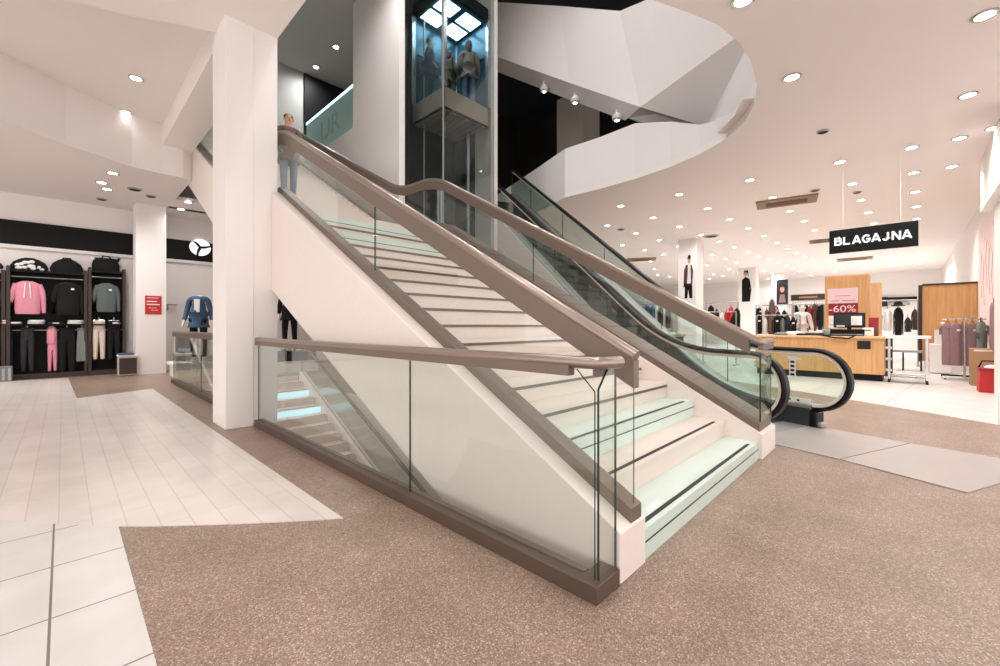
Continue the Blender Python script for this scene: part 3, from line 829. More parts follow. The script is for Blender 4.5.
# further lamps of the same ceiling, over and behind the viewer
for x, y, z in ((6.5, -1.5, 4.5), (8.6, -3.5, 4.5), (4.5, -3, 4.5), (6, -6, 4.5), (10.5, -1.0, 4.5), (-2.5, 3.5, 5.11), (-4.5, 6.0, 5.11), (-.2, 3.0, 5.11), (.3, .3, 5.11), (-3, 0, 5.11), (1, -3, 5.11), (-3, -4, 5.11), (-6, 8.5, 5.55), (-2.5, 9.5, 5.55), (-6.5, 3, 5.11), (-6, -1, 5.11)):
    o = place_dl(Vector((x, y, z)), 'recessed downlight of the same ceiling, over the near floor outside the photo')
    lamp((x, y, z - .03), 120)
for x, y in ((-3.5, 13.6), (-1.2, 13.8), (.6, 13.0)):
    place_dl(Vector((x, y, 4.5)), 'recessed downlight over the left shop, outside the photo'); lamp((x, y, 4.47), 150)

for x, y, z in ((3.3, 7.0, 2.0), (3.3, 10.2, 3.3)):  # unseen lamps added under the flights to brighten the stairwell
    place_dl(Vector((x, y, z)), 'unseen downlight added under the flight of stairs to light the basement steps'); lamp((x, y, z - .03), 110)
def cassette(px0, px1, py, lab, L, Wd):
    p = at_z((px0 + px1) / 2, py, CEIL)
    o = thing('ceiling_vent', lab, 'air vent', p, None)
    ax = W; ay = E
    ax = Vector((ray((px0 + px1) / 2)[1], -ray((px0 + px1) / 2)[0], 0)).normalized(); ay = Vector((-ax.y, ax.x, 0))
    b = MB()
    c = Vector((p.x, p.y, 0))
    MB().obox(c, ax, ay, L / 2, Wd / 2, CEIL - .05, CEIL).build('frame', 'vent_brown', o, bevel=.008)
    MB().obox(c, ax, ay, L * .34, Wd * .26, CEIL - .056, CEIL - .05).build('grille', 'brown_dark', o)
    for k in range(4):
        MB().obox(c + ay * (Wd * (-.18 + .12 * k)), ax, ay, L * .33, .008, CEIL - .062, CEIL - .056).build('slat', 'vent_brown', o)
cassette(760, 812, 201, 'large brown ceiling air cassette in front of the cash desk sign', 1.3, .75)
cassette(628, 655, 259, 'brown ceiling vent far off above the escalator handrail', 1.3, .8)
cassette(843, 866, 258.5, 'brown ceiling vent just below the hanging sign', 1.3, .8)
cassette(814, 828, 240.5, 'short brown ceiling vent beside the left end of the hanging sign', .7, .6)
for px, py, lab, r in ((823, 131, 'small dark ceiling speaker above the till area, nearest the viewer', .09), (857, 192, 'small dark ceiling speaker in the row above the sign', .09), (621, 229.2, 'small dark ceiling fitting above the escalator', .12), (842, 162.2, '', 0), (815, 190, 'small dark detector beside the large air cassette', .1), (711, 236, 'dark slot vent in the ceiling near the first poster column', .26), (135, 189, 'grey speaker grille in the left shop ceiling', .14), (102, 199, 'small dark ceiling fitting over the clothes wall', .11), (151, 196, 'small dark ceiling fitting above the shop column', .11)):
    if not r: continue
    p = at_z(px, py, CEIL)
    o = thing('ceiling_speaker', lab, 'ceiling fitting', p)
    MB().lathe((p.x, p.y, CEIL - .025), [(r * .8, 0), (r, .012), (r, .025)], 16).build('rim', 'dull_steel', o)
    MB().lathe((p.x, p.y, CEIL - .03), [(r * .7, 0), (r * .75, .006)], 16).build('grille', 'black', o)

for x, y, z, e in ((3.2, 2.6, 9.55, 230), (3.6, 5.0, 9.55, 230), (4.2, 7.6, 9.55, 230), (6.4, 3.2, 11.35, 200), (5.9, 5.8, 11.35, 200), (8.5, 4.5, 11.35, 110)):  # lamps added out of view to brighten the upper void
    place_dl(Vector((x, y, z)), 'unseen downlight added high over the open stair void to light it'); lamp((x, y, z - .05), e, 160)
# spotlights of the dark upper shop
for px, py, d, lab in ((544, 86, 11.6, 'white spotlight hanging under the upper bulkhead, left of three'), (575, 97, 11.0, 'white spotlight under the upper bulkhead, middle of three'), (617, 114, 10.2, 'white spotlight under the upper bulkhead, nearest its fold')):
    p = at_d(px, py, d)
    o = thing('spotlight', lab, 'spotlight', p)
    MB().tube([p + Vector((.15, .2, .55)), p + Vector((.02, .03, .12)), p], .025, 8).build('arm', 'paper', o)
    MB().lathe(p - Vector((0, 0, .16)), [(.05, 0), (.11, .03), (.12, .1), (.06, .17)], 16).build('lamp_head', 'paper', o, smooth=True)
    MB().lathe(p - Vector((0, 0, .165)), [(.048, 0), (.048, .004)], 14).build('lens', 'lamp_white', o)
# lit pillar glimpsed in the dark upper shop
q = at_d(576, 150, 13.6)
struct(MB().box(q.x - .35, q.y - .5, 5.5, q.x + .6, q.y + .5, 8.6).build('column_upper', 'concrete'))
# ================================================================ PEOPLE AND MANNEQUINS
def skin_eval(name, pts, edges, rad, root, m, parent, sub=1, extra=None):
    me = bpy.data.meshes.new(name); me.from_pydata(pts, edges, [])
    o = bpy.data.objects.new('tmp_skin', me); C.objects.link(o)
    sk = o.modifiers.new('skin', 'SKIN'); sk.use_smooth_shade = True
    for i, v in enumerate(me.skin_vertices[0].data):
        v.radius = rad[i] if isinstance(rad[i], tuple) else (rad[i], rad[i]); v.use_root = (i == root)
    ss = o.modifiers.new('sub', 'SUBSURF'); ss.levels = sub; ss.render_levels = sub
    dg = bpy.context.evaluated_depsgraph_get()
    r = bpy.data.meshes.new_from_object(o.evaluated_get(dg))
    bpy.data.objects.remove(o); bpy.data.meshes.remove(me)
    r.name = name; r.materials.clear(); r.materials.append(MATS[m])
    for p in r.polygons: p.use_smooth = True; p.material_index = 0
    q = bpy.data.objects.new(name, r); C.objects.link(q); q.parent = parent
    ORG[q.name] = ORG[parent.name]
    return q
class Fig:
    """joints of a standing figure, x right, y forward, z up, in metres for a height of 1.75"""
    def __init__(s, step=0.0, arm=0.0, elbow=0.0, head=True, turn=0.0):
        s.P = {'pelvis': (0, 0, .95), 'waist': (0, .0, 1.10), 'chest': (0, .0, 1.32), 'collar': (0, -.01, 1.45), 'neck': (0, .0, 1.52), 'chin': (0, .02, 1.585), 'skull': (0, .015, 1.66), 'crown': (0, .005, 1.725)}
        for sd, n in ((-1, 'l'), (1, 'r')):
            f = step * sd
            s.P['hip' + n] = (.09 * sd, 0, .90); s.P['knee' + n] = (.10 * sd, .55 * f + .02, .50); s.P['ankle' + n] = (.10 * sd, f - .02, .09); s.P['heel' + n] = (.10 * sd, f - .03, .04); s.P['toe' + n] = (.115 * sd, f + .15, .03)
            g = -arm * sd
            s.P['shoulder' + n] = (.17 * sd, 0, 1.42); s.P['elbow' + n] = (.235 * sd, g * .5 - .02, 1.14)
            s.P['wrist' + n] = (.245 * sd, g + elbow + .04, .90 + elbow * .9); s.P['palm' + n] = (.245 * sd, g + elbow * 1.25 + .06, .83 + elbow * 1.1)
def figure(name, label, base, face, h=1.75, fig=None, m=None, hair=None, hairlen=0, top='coat_brown', legs='denim', skin='skin', head=True, shirt=None, shoes='black', group=None, cat='person', lower=True, open_front=False):
    fig = fig or Fig(); k = h / 1.75
    fig.P['hem'] = (0, 0, .80)
    th = thing(name, label, cat, base, group)
    ca, sa = math.cos(face - PI / 2), math.sin(face - PI / 2)
    def w(p): return (k * (p[0] * ca - p[1] * sa), k * (p[0] * sa + p[1] * ca), k * p[2])
    P = fig.P
    def chain(names, rad, edges, extra_pts=(), extra_edges=(), extra_rad=()):
        idx = {n: i for i, n in enumerate(names)}
        pts = [w(P[n]) for n in names]; ed = [(idx[a], idx[b]) for a, b in edges]
        return idx, pts, ed, [tuple(k * v for v in r) if isinstance(r, tuple) else r * k for r in rad]
    names = ['pelvis', 'waist', 'chest', 'collar', 'neck'] + (['chin', 'skull', 'crown'] if head else [])
    rad = [(.125, .10), (.115, .09), (.13, .10), (.08, .06), .052] + ([.075, .085, .05] if head else [])
    ed = [('pelvis', 'waist'), ('waist', 'chest'), ('chest', 'collar'), ('collar', 'neck')] + ([('neck', 'chin'), ('chin', 'skull'), ('skull', 'crown')] if head else [])
    for n in 'lr':
        names += [q + n for q in ('hip', 'knee', 'ankle', 'heel', 'toe', 'shoulder', 'elbow', 'wrist', 'palm')]
        rad += [.085, .058, .04, .038, .028, .055, .042, .028, (.036, .022)]
        ed += [('pelvis', 'hip' + n), ('hip' + n, 'knee' + n), ('knee' + n, 'ankle' + n), ('ankle' + n, 'heel' + n), ('heel' + n, 'toe' + n), ('collar', 'shoulder' + n), ('shoulder' + n, 'elbow' + n), ('elbow' + n, 'wrist' + n), ('wrist' + n, 'palm' + n)]
    idx, pts, edl, rd = chain(names, rad, ed)
    for n in 'lr':
        sd = -1 if n == 'l' else 1
        pw = Vector(P['palm' + n]); d = (pw - Vector(P['wrist' + n])).normalized()
        for fi, (ox, ln) in enumerate(((-.026, .062), (-.009, .075), (.009, .07), (.026, .055))):
            a = pw + Vector((0, ox, 0)) + d * .03; b_ = a + d * ln * .6 + Vector((-.006 * sd, 0, 0)); c_ = a + d * ln + Vector((-.022 * sd, 0, 0))
            base_i = idx['palm' + n]
            pts += [w(a), w(b_), w(c_)]; q = len(pts)
            edl += [(base_i, q - 3), (q - 3, q - 2), (q - 2, q - 1)]; rd += [.0095 * k, .009 * k, .007 * k]
        a = Vector(P['wrist' + n]) + d * .03 + Vector((-.012 * sd, .03, 0)); b_ = a + d * .04 + Vector((-.008 * sd, .02, 0))
        pts += [w(a), w(b_)]; q = len(pts); edl += [(idx['wrist' + n], q - 2), (q - 2, q - 1)]; rd += [.011 * k, .009 * k]
    body = skin_eval('body', pts, edl, rd, 0, skin, th)
    if head:
        def at(p): 
            q = w(p); return (q[0] + base[0], q[1] + base[1], q[2] + base[2])
        hx, hy, hz = P['skull']
        MB().ball(at((hx, hy + .098, hz - .03)), .013 * k, .013 * k, .022 * k, 8, 5).build('nose', skin, th, smooth=True)
        for sd in (-1, 1):
            MB().ball(at((hx + .086 * sd, hy - .005, hz - .025)), .014 * k, .016 * k, .03 * k, 8, 5).build('ear', skin, th, smooth=True)
            MB().ball(at((hx + .033 * sd, hy + .082, hz - .005)), .011 * k, .011 * k, .008 * k, 8, 5).build('eye', 'hair_dark', th, smooth=True)
        MB().ball(at((hx, hy + .084, hz - .075)), .022 * k, .012 * k, .006 * k, 8, 5).build('mouth', 'burgundy', th, smooth=True)
        if hair:
            hp = [P['crown'], (hx, hy - .03, hz + .035), (hx, hy - .05, hz - .05)]
            hr = [.085, .10, .082]
            if hairlen: hp += [(0, hy - .085, hz - .06 - hairlen * .5), (0, hy - .085, hz - .06 - hairlen)]; hr += [.085, .05]
            hp[0] = (hp[0][0], hp[0][1] + .02, hp[0][2] + .01)
            skin_eval('hair', [w(p) for p in hp], [(i, i + 1) for i in range(len(hp) - 1)], [r * k for r in hr], 0, hair, th)
    # clothing
    n2 = ['pelvis', 'hem', 'waist', 'chest', 'collar']; r2 = [(.185, .165), (.195, .18), (.152, .13), (.155, .125), (.09, .075)]
    e2 = [('pelvis', 'hem'), ('pelvis', 'waist'), ('waist', 'chest'), ('chest', 'collar')]
    for n in 'lr':
        n2 += ['shoulder' + n, 'elbow' + n, 'wrist' + n]; r2 += [.07, .06, .045]
        e2 += [('collar', 'shoulder' + n), ('shoulder' + n, 'elbow' + n), ('elbow' + n, 'wrist' + n)]
    i2, p2, d2, q2 = chain(n2, r2, e2)
    skin_eval('jacket', p2, d2, q2, 0, top, th)
    if shirt:
        b = MB()
        def at(p):
            q = w(p); return (q[0] + base[0], q[1] + base[1], q[2] + base[2])
        b.prism([at((-.05, .135, 1.0)), at((.05, .135, 1.0)), at((.055, .12, 1.42)), at((-.055, .12, 1.42))], Vector((-sa, ca, 0)) * 0 + Vector(w((0, .012, 0))))
        b.build('shirt_front', shirt, th)
    n3 = ['pelvis']; r3 = [(.142, .115)]; e3 = []
    for n in 'lr':
        n3 += ['hip' + n, 'knee' + n, 'ankle' + n]; r3 += [.098, .07, .055]; e3 += [('pelvis', 'hip' + n), ('hip' + n, 'knee' + n), ('knee' + n, 'ankle' + n)]
    i3, p3, d3, q3 = chain(n3, r3, e3)
    skin_eval('trousers', p3, d3, q3, 0, legs, th)
    if shoes:
        for n in 'lr':
            skin_eval('shoe', [w(P['heel' + n]), w(P['toe' + n])], [(0, 1)], [.045 * k, .036 * k], 0, shoes, th)
    return th
# the man on the upper flight
i_ = 4
figure('person', 'person in a brown jacket and pale jeans walking down the upper stairs behind the handrail', (2.98, Y2 + (i_ - 1) * T + .16, LANDZ + i_ * R2), math.radians(-100), 1.70, Fig(.14, .12, .05), hair='hair_brown', top='coat_brown', legs='denim')
zc = 6.29 + .42
figure('person', 'person in a tan jacket and blue jeans standing with back turned in the lift cabin', (7.12, 7.98, zc), math.radians(50), 1.76, Fig(0, .03, .06), hair='hair_brown', hairlen=.26, top='coat_tan', legs='denim')
figure('person', 'person in dark clothes at the left side of the lift cabin', (6.3, 8.5, zc), math.radians(-40), 1.66, Fig(0, .03, .1), hair='hair_dark', top='charcoal', legs='black_fabric')
figure('person', 'person in an olive jacket in the middle of the lift cabin', (6.72, 8.25, zc), math.radians(20), 1.42, Fig(0, .05, .1), hair='hair_brown', hairlen=.1, top='olive_fabric', legs='brown_fabric')

# ================================================================ GARMENTS
def ring_body(b, c, ax, ay, levels, n=20, folds=0.0, ph=0.0):
    """closed soft body: levels are (z, half width, half depth, shift along ax)"""
    rings = []
    for li, (z, hw, hd, sx) in enumerate(levels):
        r = []
        for k in range(n):
            a = 2 * PI * k / n
            f = 1 + folds * math.sin(5 * a + ph + li * .35) * min(1, li / 2)
            p = Vector(c) + ax * (sx + hw * math.cos(a)) + ay * (hd * f * math.sin(a)); r.append(b.b.verts.new((p.x, p.y, z)))
        rings.append(r)
    for A_, B_ in zip(rings, rings[1:]):
        for k in range(n): b.face([A_[k], A_[(k + 1) % n], B_[(k + 1) % n], B_[k]])
    b.face(rings[0][::-1]); b.face(rings[-1])
    return b
def hanging_top(name, label, cat, c, ax, w, h, m, sleeves=.9, group=None, hood=False, tagc=None, zipc=None, depth=.07, hanger=True):
    """top of the garment at c (shoulder line); ax is the sideways direction"""
    c = Vector(c); ax = Vector(ax).normalized(); ay = Vector((-ax.y, ax.x, 0))
    th = thing(name, label, cat, (c.x, c.y, c.z - h), group)
    b = MB(); z = c.z; d = depth
    lv = [(z + .02, w * .16, d * .6, 0), (z, w * .26, d * .8, 0), (z - .05, w * .42, d, 0), (z - .12, w * .46, d * 1.1, 0), (z - h * .5, w * .43, d * 1.2, 0), (z - h * .85, w * .44, d * 1.3, 0), (z - h * .95, w * .42, d * 1.1, 0), (z - h, w * .41, d, 0)]
    ring_body(b, (c.x, c.y, 0), ax, ay, lv, 22, .14, c.x * 3); b.build('body', m, th, smooth=True)
    if sleeves:
        for sd in (-1, 1):
            L = h * sleeves
            p0 = c + ax * (sd * w * .38) + Vector((0, 0, -.05)); p1 = c + ax * (sd * w * .53) + Vector((0, 0, -.05 - L * .5)); p2 = c + ax * (sd * w * .55) + Vector((0, 0, -.05 - L))
            MB().tube([p0, (p0 + p1) / 2 + ax * (sd * .015), p1, p2], [w * .11, w * .12, w * .10, w * .075], 12).build('sleeve', m, th, smooth=True)
    if hood: ring_body(MB(), (c.x, c.y, 0), ax, ay, [(z - .01, w * .2, d, 0), (z + .06, w * .22, d * 1.1, 0), (z + .10, w * .12, d * .7, 0)], 16).build('hood', m, th, smooth=True)
    if tagc: 
        q = c + ax * (w * .16) - Vector((0, 0, .16))
        front = Vector((0, -1, 0)) if abs(ay.y) > .5 else Vector((-1, 0, 0))
        MB().obox(q + front * (d * 1.45), ax, front, .03, .004, q.z - .022, q.z + .022).build('price_tag', tagc, th)
    if zipc:
        front = Vector((0, -1, 0)) if abs(ay.y) > .5 else Vector((-1, 0, 0))
        for sd in (-1, 1):
            q = c + ax * (.035 * sd) + front * (d * 1.25)
            MB().tube([q - Vector((0, 0, .02)), q + ax * (.02 * sd) - Vector((0, 0, h * .5))], .012, 8).build('drawstring', zipc, th)
    if hanger:
        MB().tube([c + ax * (-w * .2) + Vector((0, 0, .0)), c + Vector((0, 0, .05)), c + ax * (w * .2)], .008, 6).tube([c + Vector((0, 0, .05)), c + Vector((0, 0, .12))], .006, 6).build('hanger', 'black', th)
    return th
def hanging_trousers(name, label, cat, c, ax, w, h, m, group=None, gap=.02, folds=.1, skirt=False, hanger=True):
    c = Vector(c); ax = Vector(ax).normalized(); ay = Vector((-ax.y, ax.x, 0)); z = c.z
    th = thing(name, label, cat, (c.x, c.y, z - h), group)
    b = MB()
    if skirt:
        ring_body(b, (c.x, c.y, 0), ax, ay, [(z, w * .36, .05, 0), (z - .06, w * .38, .055, 0), (z - h * .5, w * .46, .07, 0), (z - h, w * .5, .08, 0)], 24, .25)
    else:
        ring_body(b, (c.x, c.y, 0), ax, ay, [(z, w * .42, .05, 0), (z - .05, w * .44, .055, 0), (z - h * .28, w * .48, .065, 0), (z - h * .3, w * .46, .05, 0)], 20, .05)
        for sd in (-1, 1):
            ring_body(b, (c.x, c.y, 0), ax, ay, [(z - h * .24, w * .25, .06, sd * w * .22), (z - h * .6, w * .21, .055, sd * w * .25), (z - h * .95, w * .17, .05, sd * w * .27), (z - h, w * .15, .045, sd * w * .27)], 16, folds)
    b.build('fabric', m, th, smooth=True)
    MB().obox((c.x, c.y, 0), ax, ay, w * .43, .054, z - .045, z + .004).build('waistband', m, th, bevel=.006)
    if hanger:
        MB().tube([c + ax * (-w * .4) + Vector((0, 0, .01)), c + ax * (w * .4) + Vector((0, 0, .01))], .008, 6).tube([c + Vector((0, 0, .01)), c + Vector((0, 0, .09))], .006, 6).build('hanger', 'steel', th)
    return th
AX = Vector((1, 0, 0)); AYv = Vector((0, 1, 0))

# ---------------------------------------------------------------- left shop wall
YW = 15.6
fz = lambda px, py, Y: at_y(px, py, Y).z
fxx = lambda px, Y: at_y(px, 300, Y).x
sb = thing('sign_band', 'long black sign band with white three leaf emblem high on the left shop wall', 'sign', (0, YW - .05, 3.25))
MB().box(-9, YW - .06, 3.25, 4.6, YW - .001, 3.84).build('panel', 'black', sb)
ec = at_y(200.3, 247.5, YW - .07); er = .27
def leaf(a):
    c = (.045 * math.cos(a), .045 * math.sin(a)); pts = [c]
    for i in range(4): 
        t = (i + 1) / 5; pts.append((c[0] + t * (er * math.cos(a - .93) - c[0]) + .035 * math.sin(PI * t) * math.sin(a), c[1] + t * (er * math.sin(a - .93) - c[1]) - .035 * math.sin(PI * t) * math.cos(a)))
    for i in range(13):
        an = a - .93 + 1.86 * i / 12; pts.append((er * math.cos(an), er * math.sin(an) * .93))
    for i in range(4):
        t = 1 - (i + 1) / 5; pts.append((c[0] + t * (er * math.cos(a + .93) - c[0]) + .035 * math.sin(PI * t) * math.sin(a), c[1] + t * (er * math.sin(a + .93) - c[1]) - .035 * math.sin(PI * t) * math.cos(a)))
    return pts
for a in (math.radians(75), math.radians(195), math.radians(315)):
    MB().plate_xz([(ec.x + u, ec.z + v) for u, v in leaf(a)], YW - .075, YW - .06).build('emblem_leaf', 'white_letter', sb)
MB().box(-9, YW - .07, 3.17, 4.6, YW - .001, 3.25).build('lower_trim', 'paper', sb)
struct(MB().box(1.32, 14.5, 0, 1.95, 15.12, CEIL).build('column_shop', 'white_paint'))
p0 = at_y(145, 295.5, 14.5); p1 = at_y(161.5, 314.5, 14.5)
nt = thing('notice', 'red notice with white text lines on the shop column', 'notice', (p0.x, 14.49, p1.z))
MB().box(p0.x, 14.485, p1.z, p1.x, 14.499, p0.z).build('sheet', 'red', nt)
wN = p1.x - p0.x; hN = p0.z - p1.z
for k, (a, c_, hh) in enumerate(((.12, .80, .03), (.1, .72, .055), (.1, .88, .055), (.2, .7, .02), (.35, .8, .02))):
    zz = p0.z - hN * (.10, .28, .44, .64, .76)[k]
    MB().box(p0.x + wN * a, 14.482, zz - hN * hh, p0.x + wN * c_, 14.485, zz).build('text_line', 'paper', nt)
q = at_y(171, 306, YW - .05)
bk = thing('wall_bracket', 'small grey bracket arm on the wall right of the shop column', 'bracket', q)
MB().box(q.x - .08, YW - .12, q.z + .02, q.x + .14, YW - .07, q.z + .05).build('arm', 'dull_steel', bk)
MB().box(q.x - .10, YW - .12, q.z - .12, q.x - .07, YW - .001, q.z + .05).build('upright', 'dull_steel', bk)
# display units
YF = 15.18
def unit(pa, pb, label):
    xa, xb = fxx(pa, YF), fxx(pb, YF)
    zt = fz((pa + pb) / 2, 271, YF); zm = fz((pa + pb) / 2, 322, YF)
    u = thing('display_unit', label, 'display unit', ((xa + xb) / 2, 15.4, 0))
    MB().box(xa + .06, YW - .06, .06, xb - .06, YW - .002, zt).build('back_panel', 'black', u)
    for x in (xa, xb - .06): MB().box(x, YF + .05, 0, x + .06, YW - .002, zt + .08).build('upright', 'brown_dark', u)
    MB().box(xa + .06, YF + .02, zt - .05, xb - .06, YW - .06, zt).build('shelf', 'black', u)
    MB().box(xa + .06, YF, zm - .09, xb - .06, YW - .06, zm - .05).build('shelf', 'black', u)
    MB().box(xa, YF, 0, xb, YW - .06, .12).build('plinth', 'brown_dark', u)
    for z in (zt - .16, zm - .2): MB().tube([(xa + .06, YF + .14, z), (xb - .06, YF + .14, z)], .014, 8).build('hanging_rail', 'dull_steel', u)
    return zt, zm, xa, xb
unit(-70, 5, 'black clothes display unit at the left border of the photo')
UZ = unit(6, 87.5, 'wide black clothes display unit holding the pink zip top')
U2 = unit(88.5, 126, 'narrow black clothes display unit next to the shop column, with grey sweatshirt')
def gt(px, py): return at_y(px, py, YF + .12)
def wpx(a, b, Y=YF + .12): return fxx(b, Y) - fxx(a, Y)
def top_px(lab, a, b, y0, y1, m, **k):
    c = gt((a + b) / 2, y0); h = c.z - gt((a + b) / 2, y1).z
    return hanging_top('hanging_garment', lab, 'top', c, AX, wpx(a, b) / 1.18 if k.get('sleeves', .9) else wpx(a, b), h, m, **k)
def tr_px(lab, a, b, y0, y1, m, **k):
    c = gt((a + b) / 2, y0); h = c.z - gt((a + b) / 2, y1).z
    return hanging_trousers('hanging_trousers', lab, k.pop('cat', 'trousers'), c, AX, wpx(a, b), h, m, **k)
top_px('pink hooded zip top with white drawstrings on the left display wall', 10, 45.5, 282, 314, 'pink', hood=False, zipc='white_fabric')
top_px('black long sleeved top with white tag beside the pink zip top', 53, 84, 283, 315, 'black_fabric', tagc='paper')
top_px('dark grey sweatshirt with white print in the narrow display unit', 93, 120, 284, 312, 'grey_green', tagc='paper')
top_px('dark top half cut by the left border of the photo', -16, 3, 286, 314, 'charcoal')
tr_px('black trousers at the far left of the lower rail', -8, 14, 329, 372, 'black_fabric')
tr_px('charcoal trousers hanging below the pink zip top', 20, 35, 328, 371, 'charcoal')
tr_px('black trousers with white label, between the pink dress and grey shorts', 58, 76, 328, 372, 'black_fabric')
tr_px('grey loose shorts with white waistband on the lower rail', 76, 88.5, 328, 361, 'grey_fabric', skirt=True)
tr_px('beige joggers on the lower rail of the narrow unit', 92, 106, 320.5, 359, 'beige_fabric')
tr_px('black joggers beside the beige joggers in the narrow unit', 107, 121, 321, 359, 'black_fabric')
# pink two piece
c = gt(52, 327)
hanging_top('hanging_garment', 'short pink frilled top over pink trousers on the lower rail', 'top', c, AX, wpx(46, 58), c.z - gt(52, 344).z, 'pink', sleeves=0)
c2 = gt(52.5, 341); hanging_trousers('hanging_trousers', 'pink trousers below the short pink top on the lower rail', 'trousers', (c2.x, c2.y - .0, c2.z - .02), AX, wpx(47, 57.5), c2.z - gt(52, 370).z, 'pink', hanger=False)
def folded(lab, a, b, py, m, n=2, th_=.05):
    p = gt((a + b) / 2, py); w = wpx(a, b); z0 = UZ[1] - .05 if a < 88 else U2[1] - .05
    for k in range(n):
        t = thing('folded_garment', lab + (', upper one' if k else ', lower one') if n > 1 else lab, 'folded clothes', (p.x, p.y, z0 + k * th_))
        b_ = MB(); ring_body(b_, (p.x + .01 * k, YF + .2, 0), AX, AYv, [(z0 + k * th_, w * .46, .15, 0), (z0 + k * th_ + .015, w * .5, .165, 0), (z0 + k * th_ + th_ - .012, w * .49, .162, 0), (z0 + k * th_ + th_, w * .44, .145, 0)], 20)
        b_.build('fold', m, t, smooth=True)
        MB().box(p.x - w * .2, YF + .03, z0 + k * th_ + .012, p.x + w * .2, YF + .04, z0 + k * th_ + .036).build('size_label', 'paper', t)
folded('white folded garment under the pink zip top', 27, 45, 318, 'white_fabric')
folded('white folded garment under the black top', 67, 85, 318, 'white_fabric')
folded('pale folded garment left of the white pile', 9, 22, 326, 'white_fabric', 1)
folded('red folded garment on the shelf at the left border', 0, 9, 317, 'red_fabric')
folded('dark folded garment between the white piles', 48, 64, 318, 'charcoal', 1)
folded('white folded garment over the beige joggers', 110, 121, 319, 'white_fabric', 1)
# bags on the top shelf
def bag(lab, a, b, y0, y1, m, spots=False, horns=False, zb=None):
    p = at_y((a + b) / 2, y1, YF + .2); w = fxx(b, YF + .2) - fxx(a, YF + .2); z0 = zb; h = max(.2, at_y((a + b) / 2, y0, YF + .2).z - z0)
    t = thing('bag', lab, 'bag', (p.x, YF + .2, z0))
    ring_body(MB(), (p.x, YF + .22, 0), AX, AYv, [(z0, w * .47, .13, 0), (z0 + h * .3, w * .5, .16, 0), (z0 + h * .65, w * .42, .14, 0), (z0 + h * .9, w * .25, .1, 0), (z0 + h, w * .12, .06, 0)] if not horns else [(z0, w * .46, .13, 0), (z0 + h * .5, w * .46, .14, 0), (z0 + h * .85, w * .40, .12, 0), (z0 + h * .9, w * .38, .1, 0)], 22, .08).build('body', m, t, smooth=True)
    if spots:
        for k in range(16):
            a_ = random.uniform(-.8, .8); zz = z0 + h * random.uniform(.1, .7)
            wd = (.46 - .25 * max(0, (zz - z0) / h - .3)) * w
            MB().ball((p.x + a_ * wd * .9, YF + .22 - .15 * math.sqrt(max(.05, 1 - a_ * a_)), zz), .05, .03, .04, 8, 5).build('white_flower', 'white_fabric', t, smooth=True)
    else:
        MB().tube([(p.x - w * .2, YF + .12, z0 + h * .7), (p.x - w * .1, YF + .1, z0 + h * 1.02), (p.x + w * .1, YF + .1, z0 + h * 1.02), (p.x + w * .2, YF + .12, z0 + h * .7)], .016, 8).build('handle', m, t)
    if horns:
        for sd in (-1, 1): MB().tube([(p.x + sd * w * .4, YF + .2, z0 + h * .75), (p.x + sd * w * .46, YF + .2, z0 + h * 1.0)], .03, 8).build('corner_flap', 'white_fabric' if sd < 0 else m, t)
bag('black bag with white flower pattern on top of the display unit', 10, 49, 258, 272, 'black_fabric', True, zb=UZ[0])
bag('plain black rounded bag on top of the display unit', 50, 84, 259, 272, 'black_fabric', zb=UZ[0])
bag('square black tote with raised corners on top of the narrow unit', 91, 121, 257, 272, 'black_fabric', False, True, zb=U2[0])
bag('dark bag on the unit at the left border of the photo', -30, 4, 261, 272, 'charcoal', zb=UZ[0])
# small items on the floor by the column
q = at_z(127.5, 375.5)
bn = thing('stool', 'small beige stool with blue and white cloth beside the display unit', 'stool', (q.x, q.y, 0))
MB().obox((q.x, q.y, 0), AX, AYv, .19, .17, .02, .50).build('side_panel', 'concrete', bn, bevel=.01)
MB().obox((q.x, q.y, 0), AX, AYv, .17, .172, .05, .46).build('dark_inset', 'brown_dark', bn)
MB().obox((q.x, q.y, 0), AX, AYv, .2, .19, .50, .54).build('top', 'white_fabric', bn, bevel=.01)
MB().obox((q.x - .03, q.y - .02, 0), AX, AYv, .15, .18, .54, .58).build('cloth', 'blue_fabric', bn, bevel=.01)
q = at_y(2, 376, 15.0)
bx = thing('storage_box', 'grey ribbed box standing at the foot of the left display unit', 'box', (q.x, 15.0, 0))
MB().box(q.x - .2, 14.85, 0, q.x + .16, 15.12, .35).build('body', 'grey_fabric', bx, bevel=.01)
for k in range(4): MB().box(q.x - .17 + .09 * k, 14.84, .04, q.x - .13 + .09 * k, 14.85, .31).build('rib', 'dull_steel', bx)
# denim mannequin on its white table behind the far guard
tb = thing('display_table', 'white two tier display table behind the far glass guard', 'table', (2.6, 13.3, 0))
MB().box(1.86, 12.9, .30, 3.4, 13.8, .36).build('lower_tier', 'paper', tb)
MB().box(2.1, 13.5, .62, 3.4, 13.85, .68).build('upper_tier', 'paper', tb)
MB().box(1.92, 12.95, 0, 3.34, 13.75, .30).build('plinth', 'paper', tb)
MB().box(2.15, 13.6, .36, 2.22, 13.8, .62).box(3.28, 13.6, .36, 3.35, 13.8, .62).build('support', 'dull_steel', tb)
mq = Fig(0, .02, .02); mq.P['wristl'] = (-.27, .05, .92); mq.P['wristr'] = (.27, .05, .92); mq.P['palml'] = (-.28, .07, .85); mq.P['palmr'] = (.28, .07, .85)
figure('mannequin', 'headless white mannequin in a blue denim jacket and black trousers behind the far guard', (2.44, 13.2, .362), math.radians(-115), 1.98, mq, top='denim_jacket', legs='black_fabric', skin='skin_white', head=False, shirt='white_fabric', cat='mannequin', shoes=None)
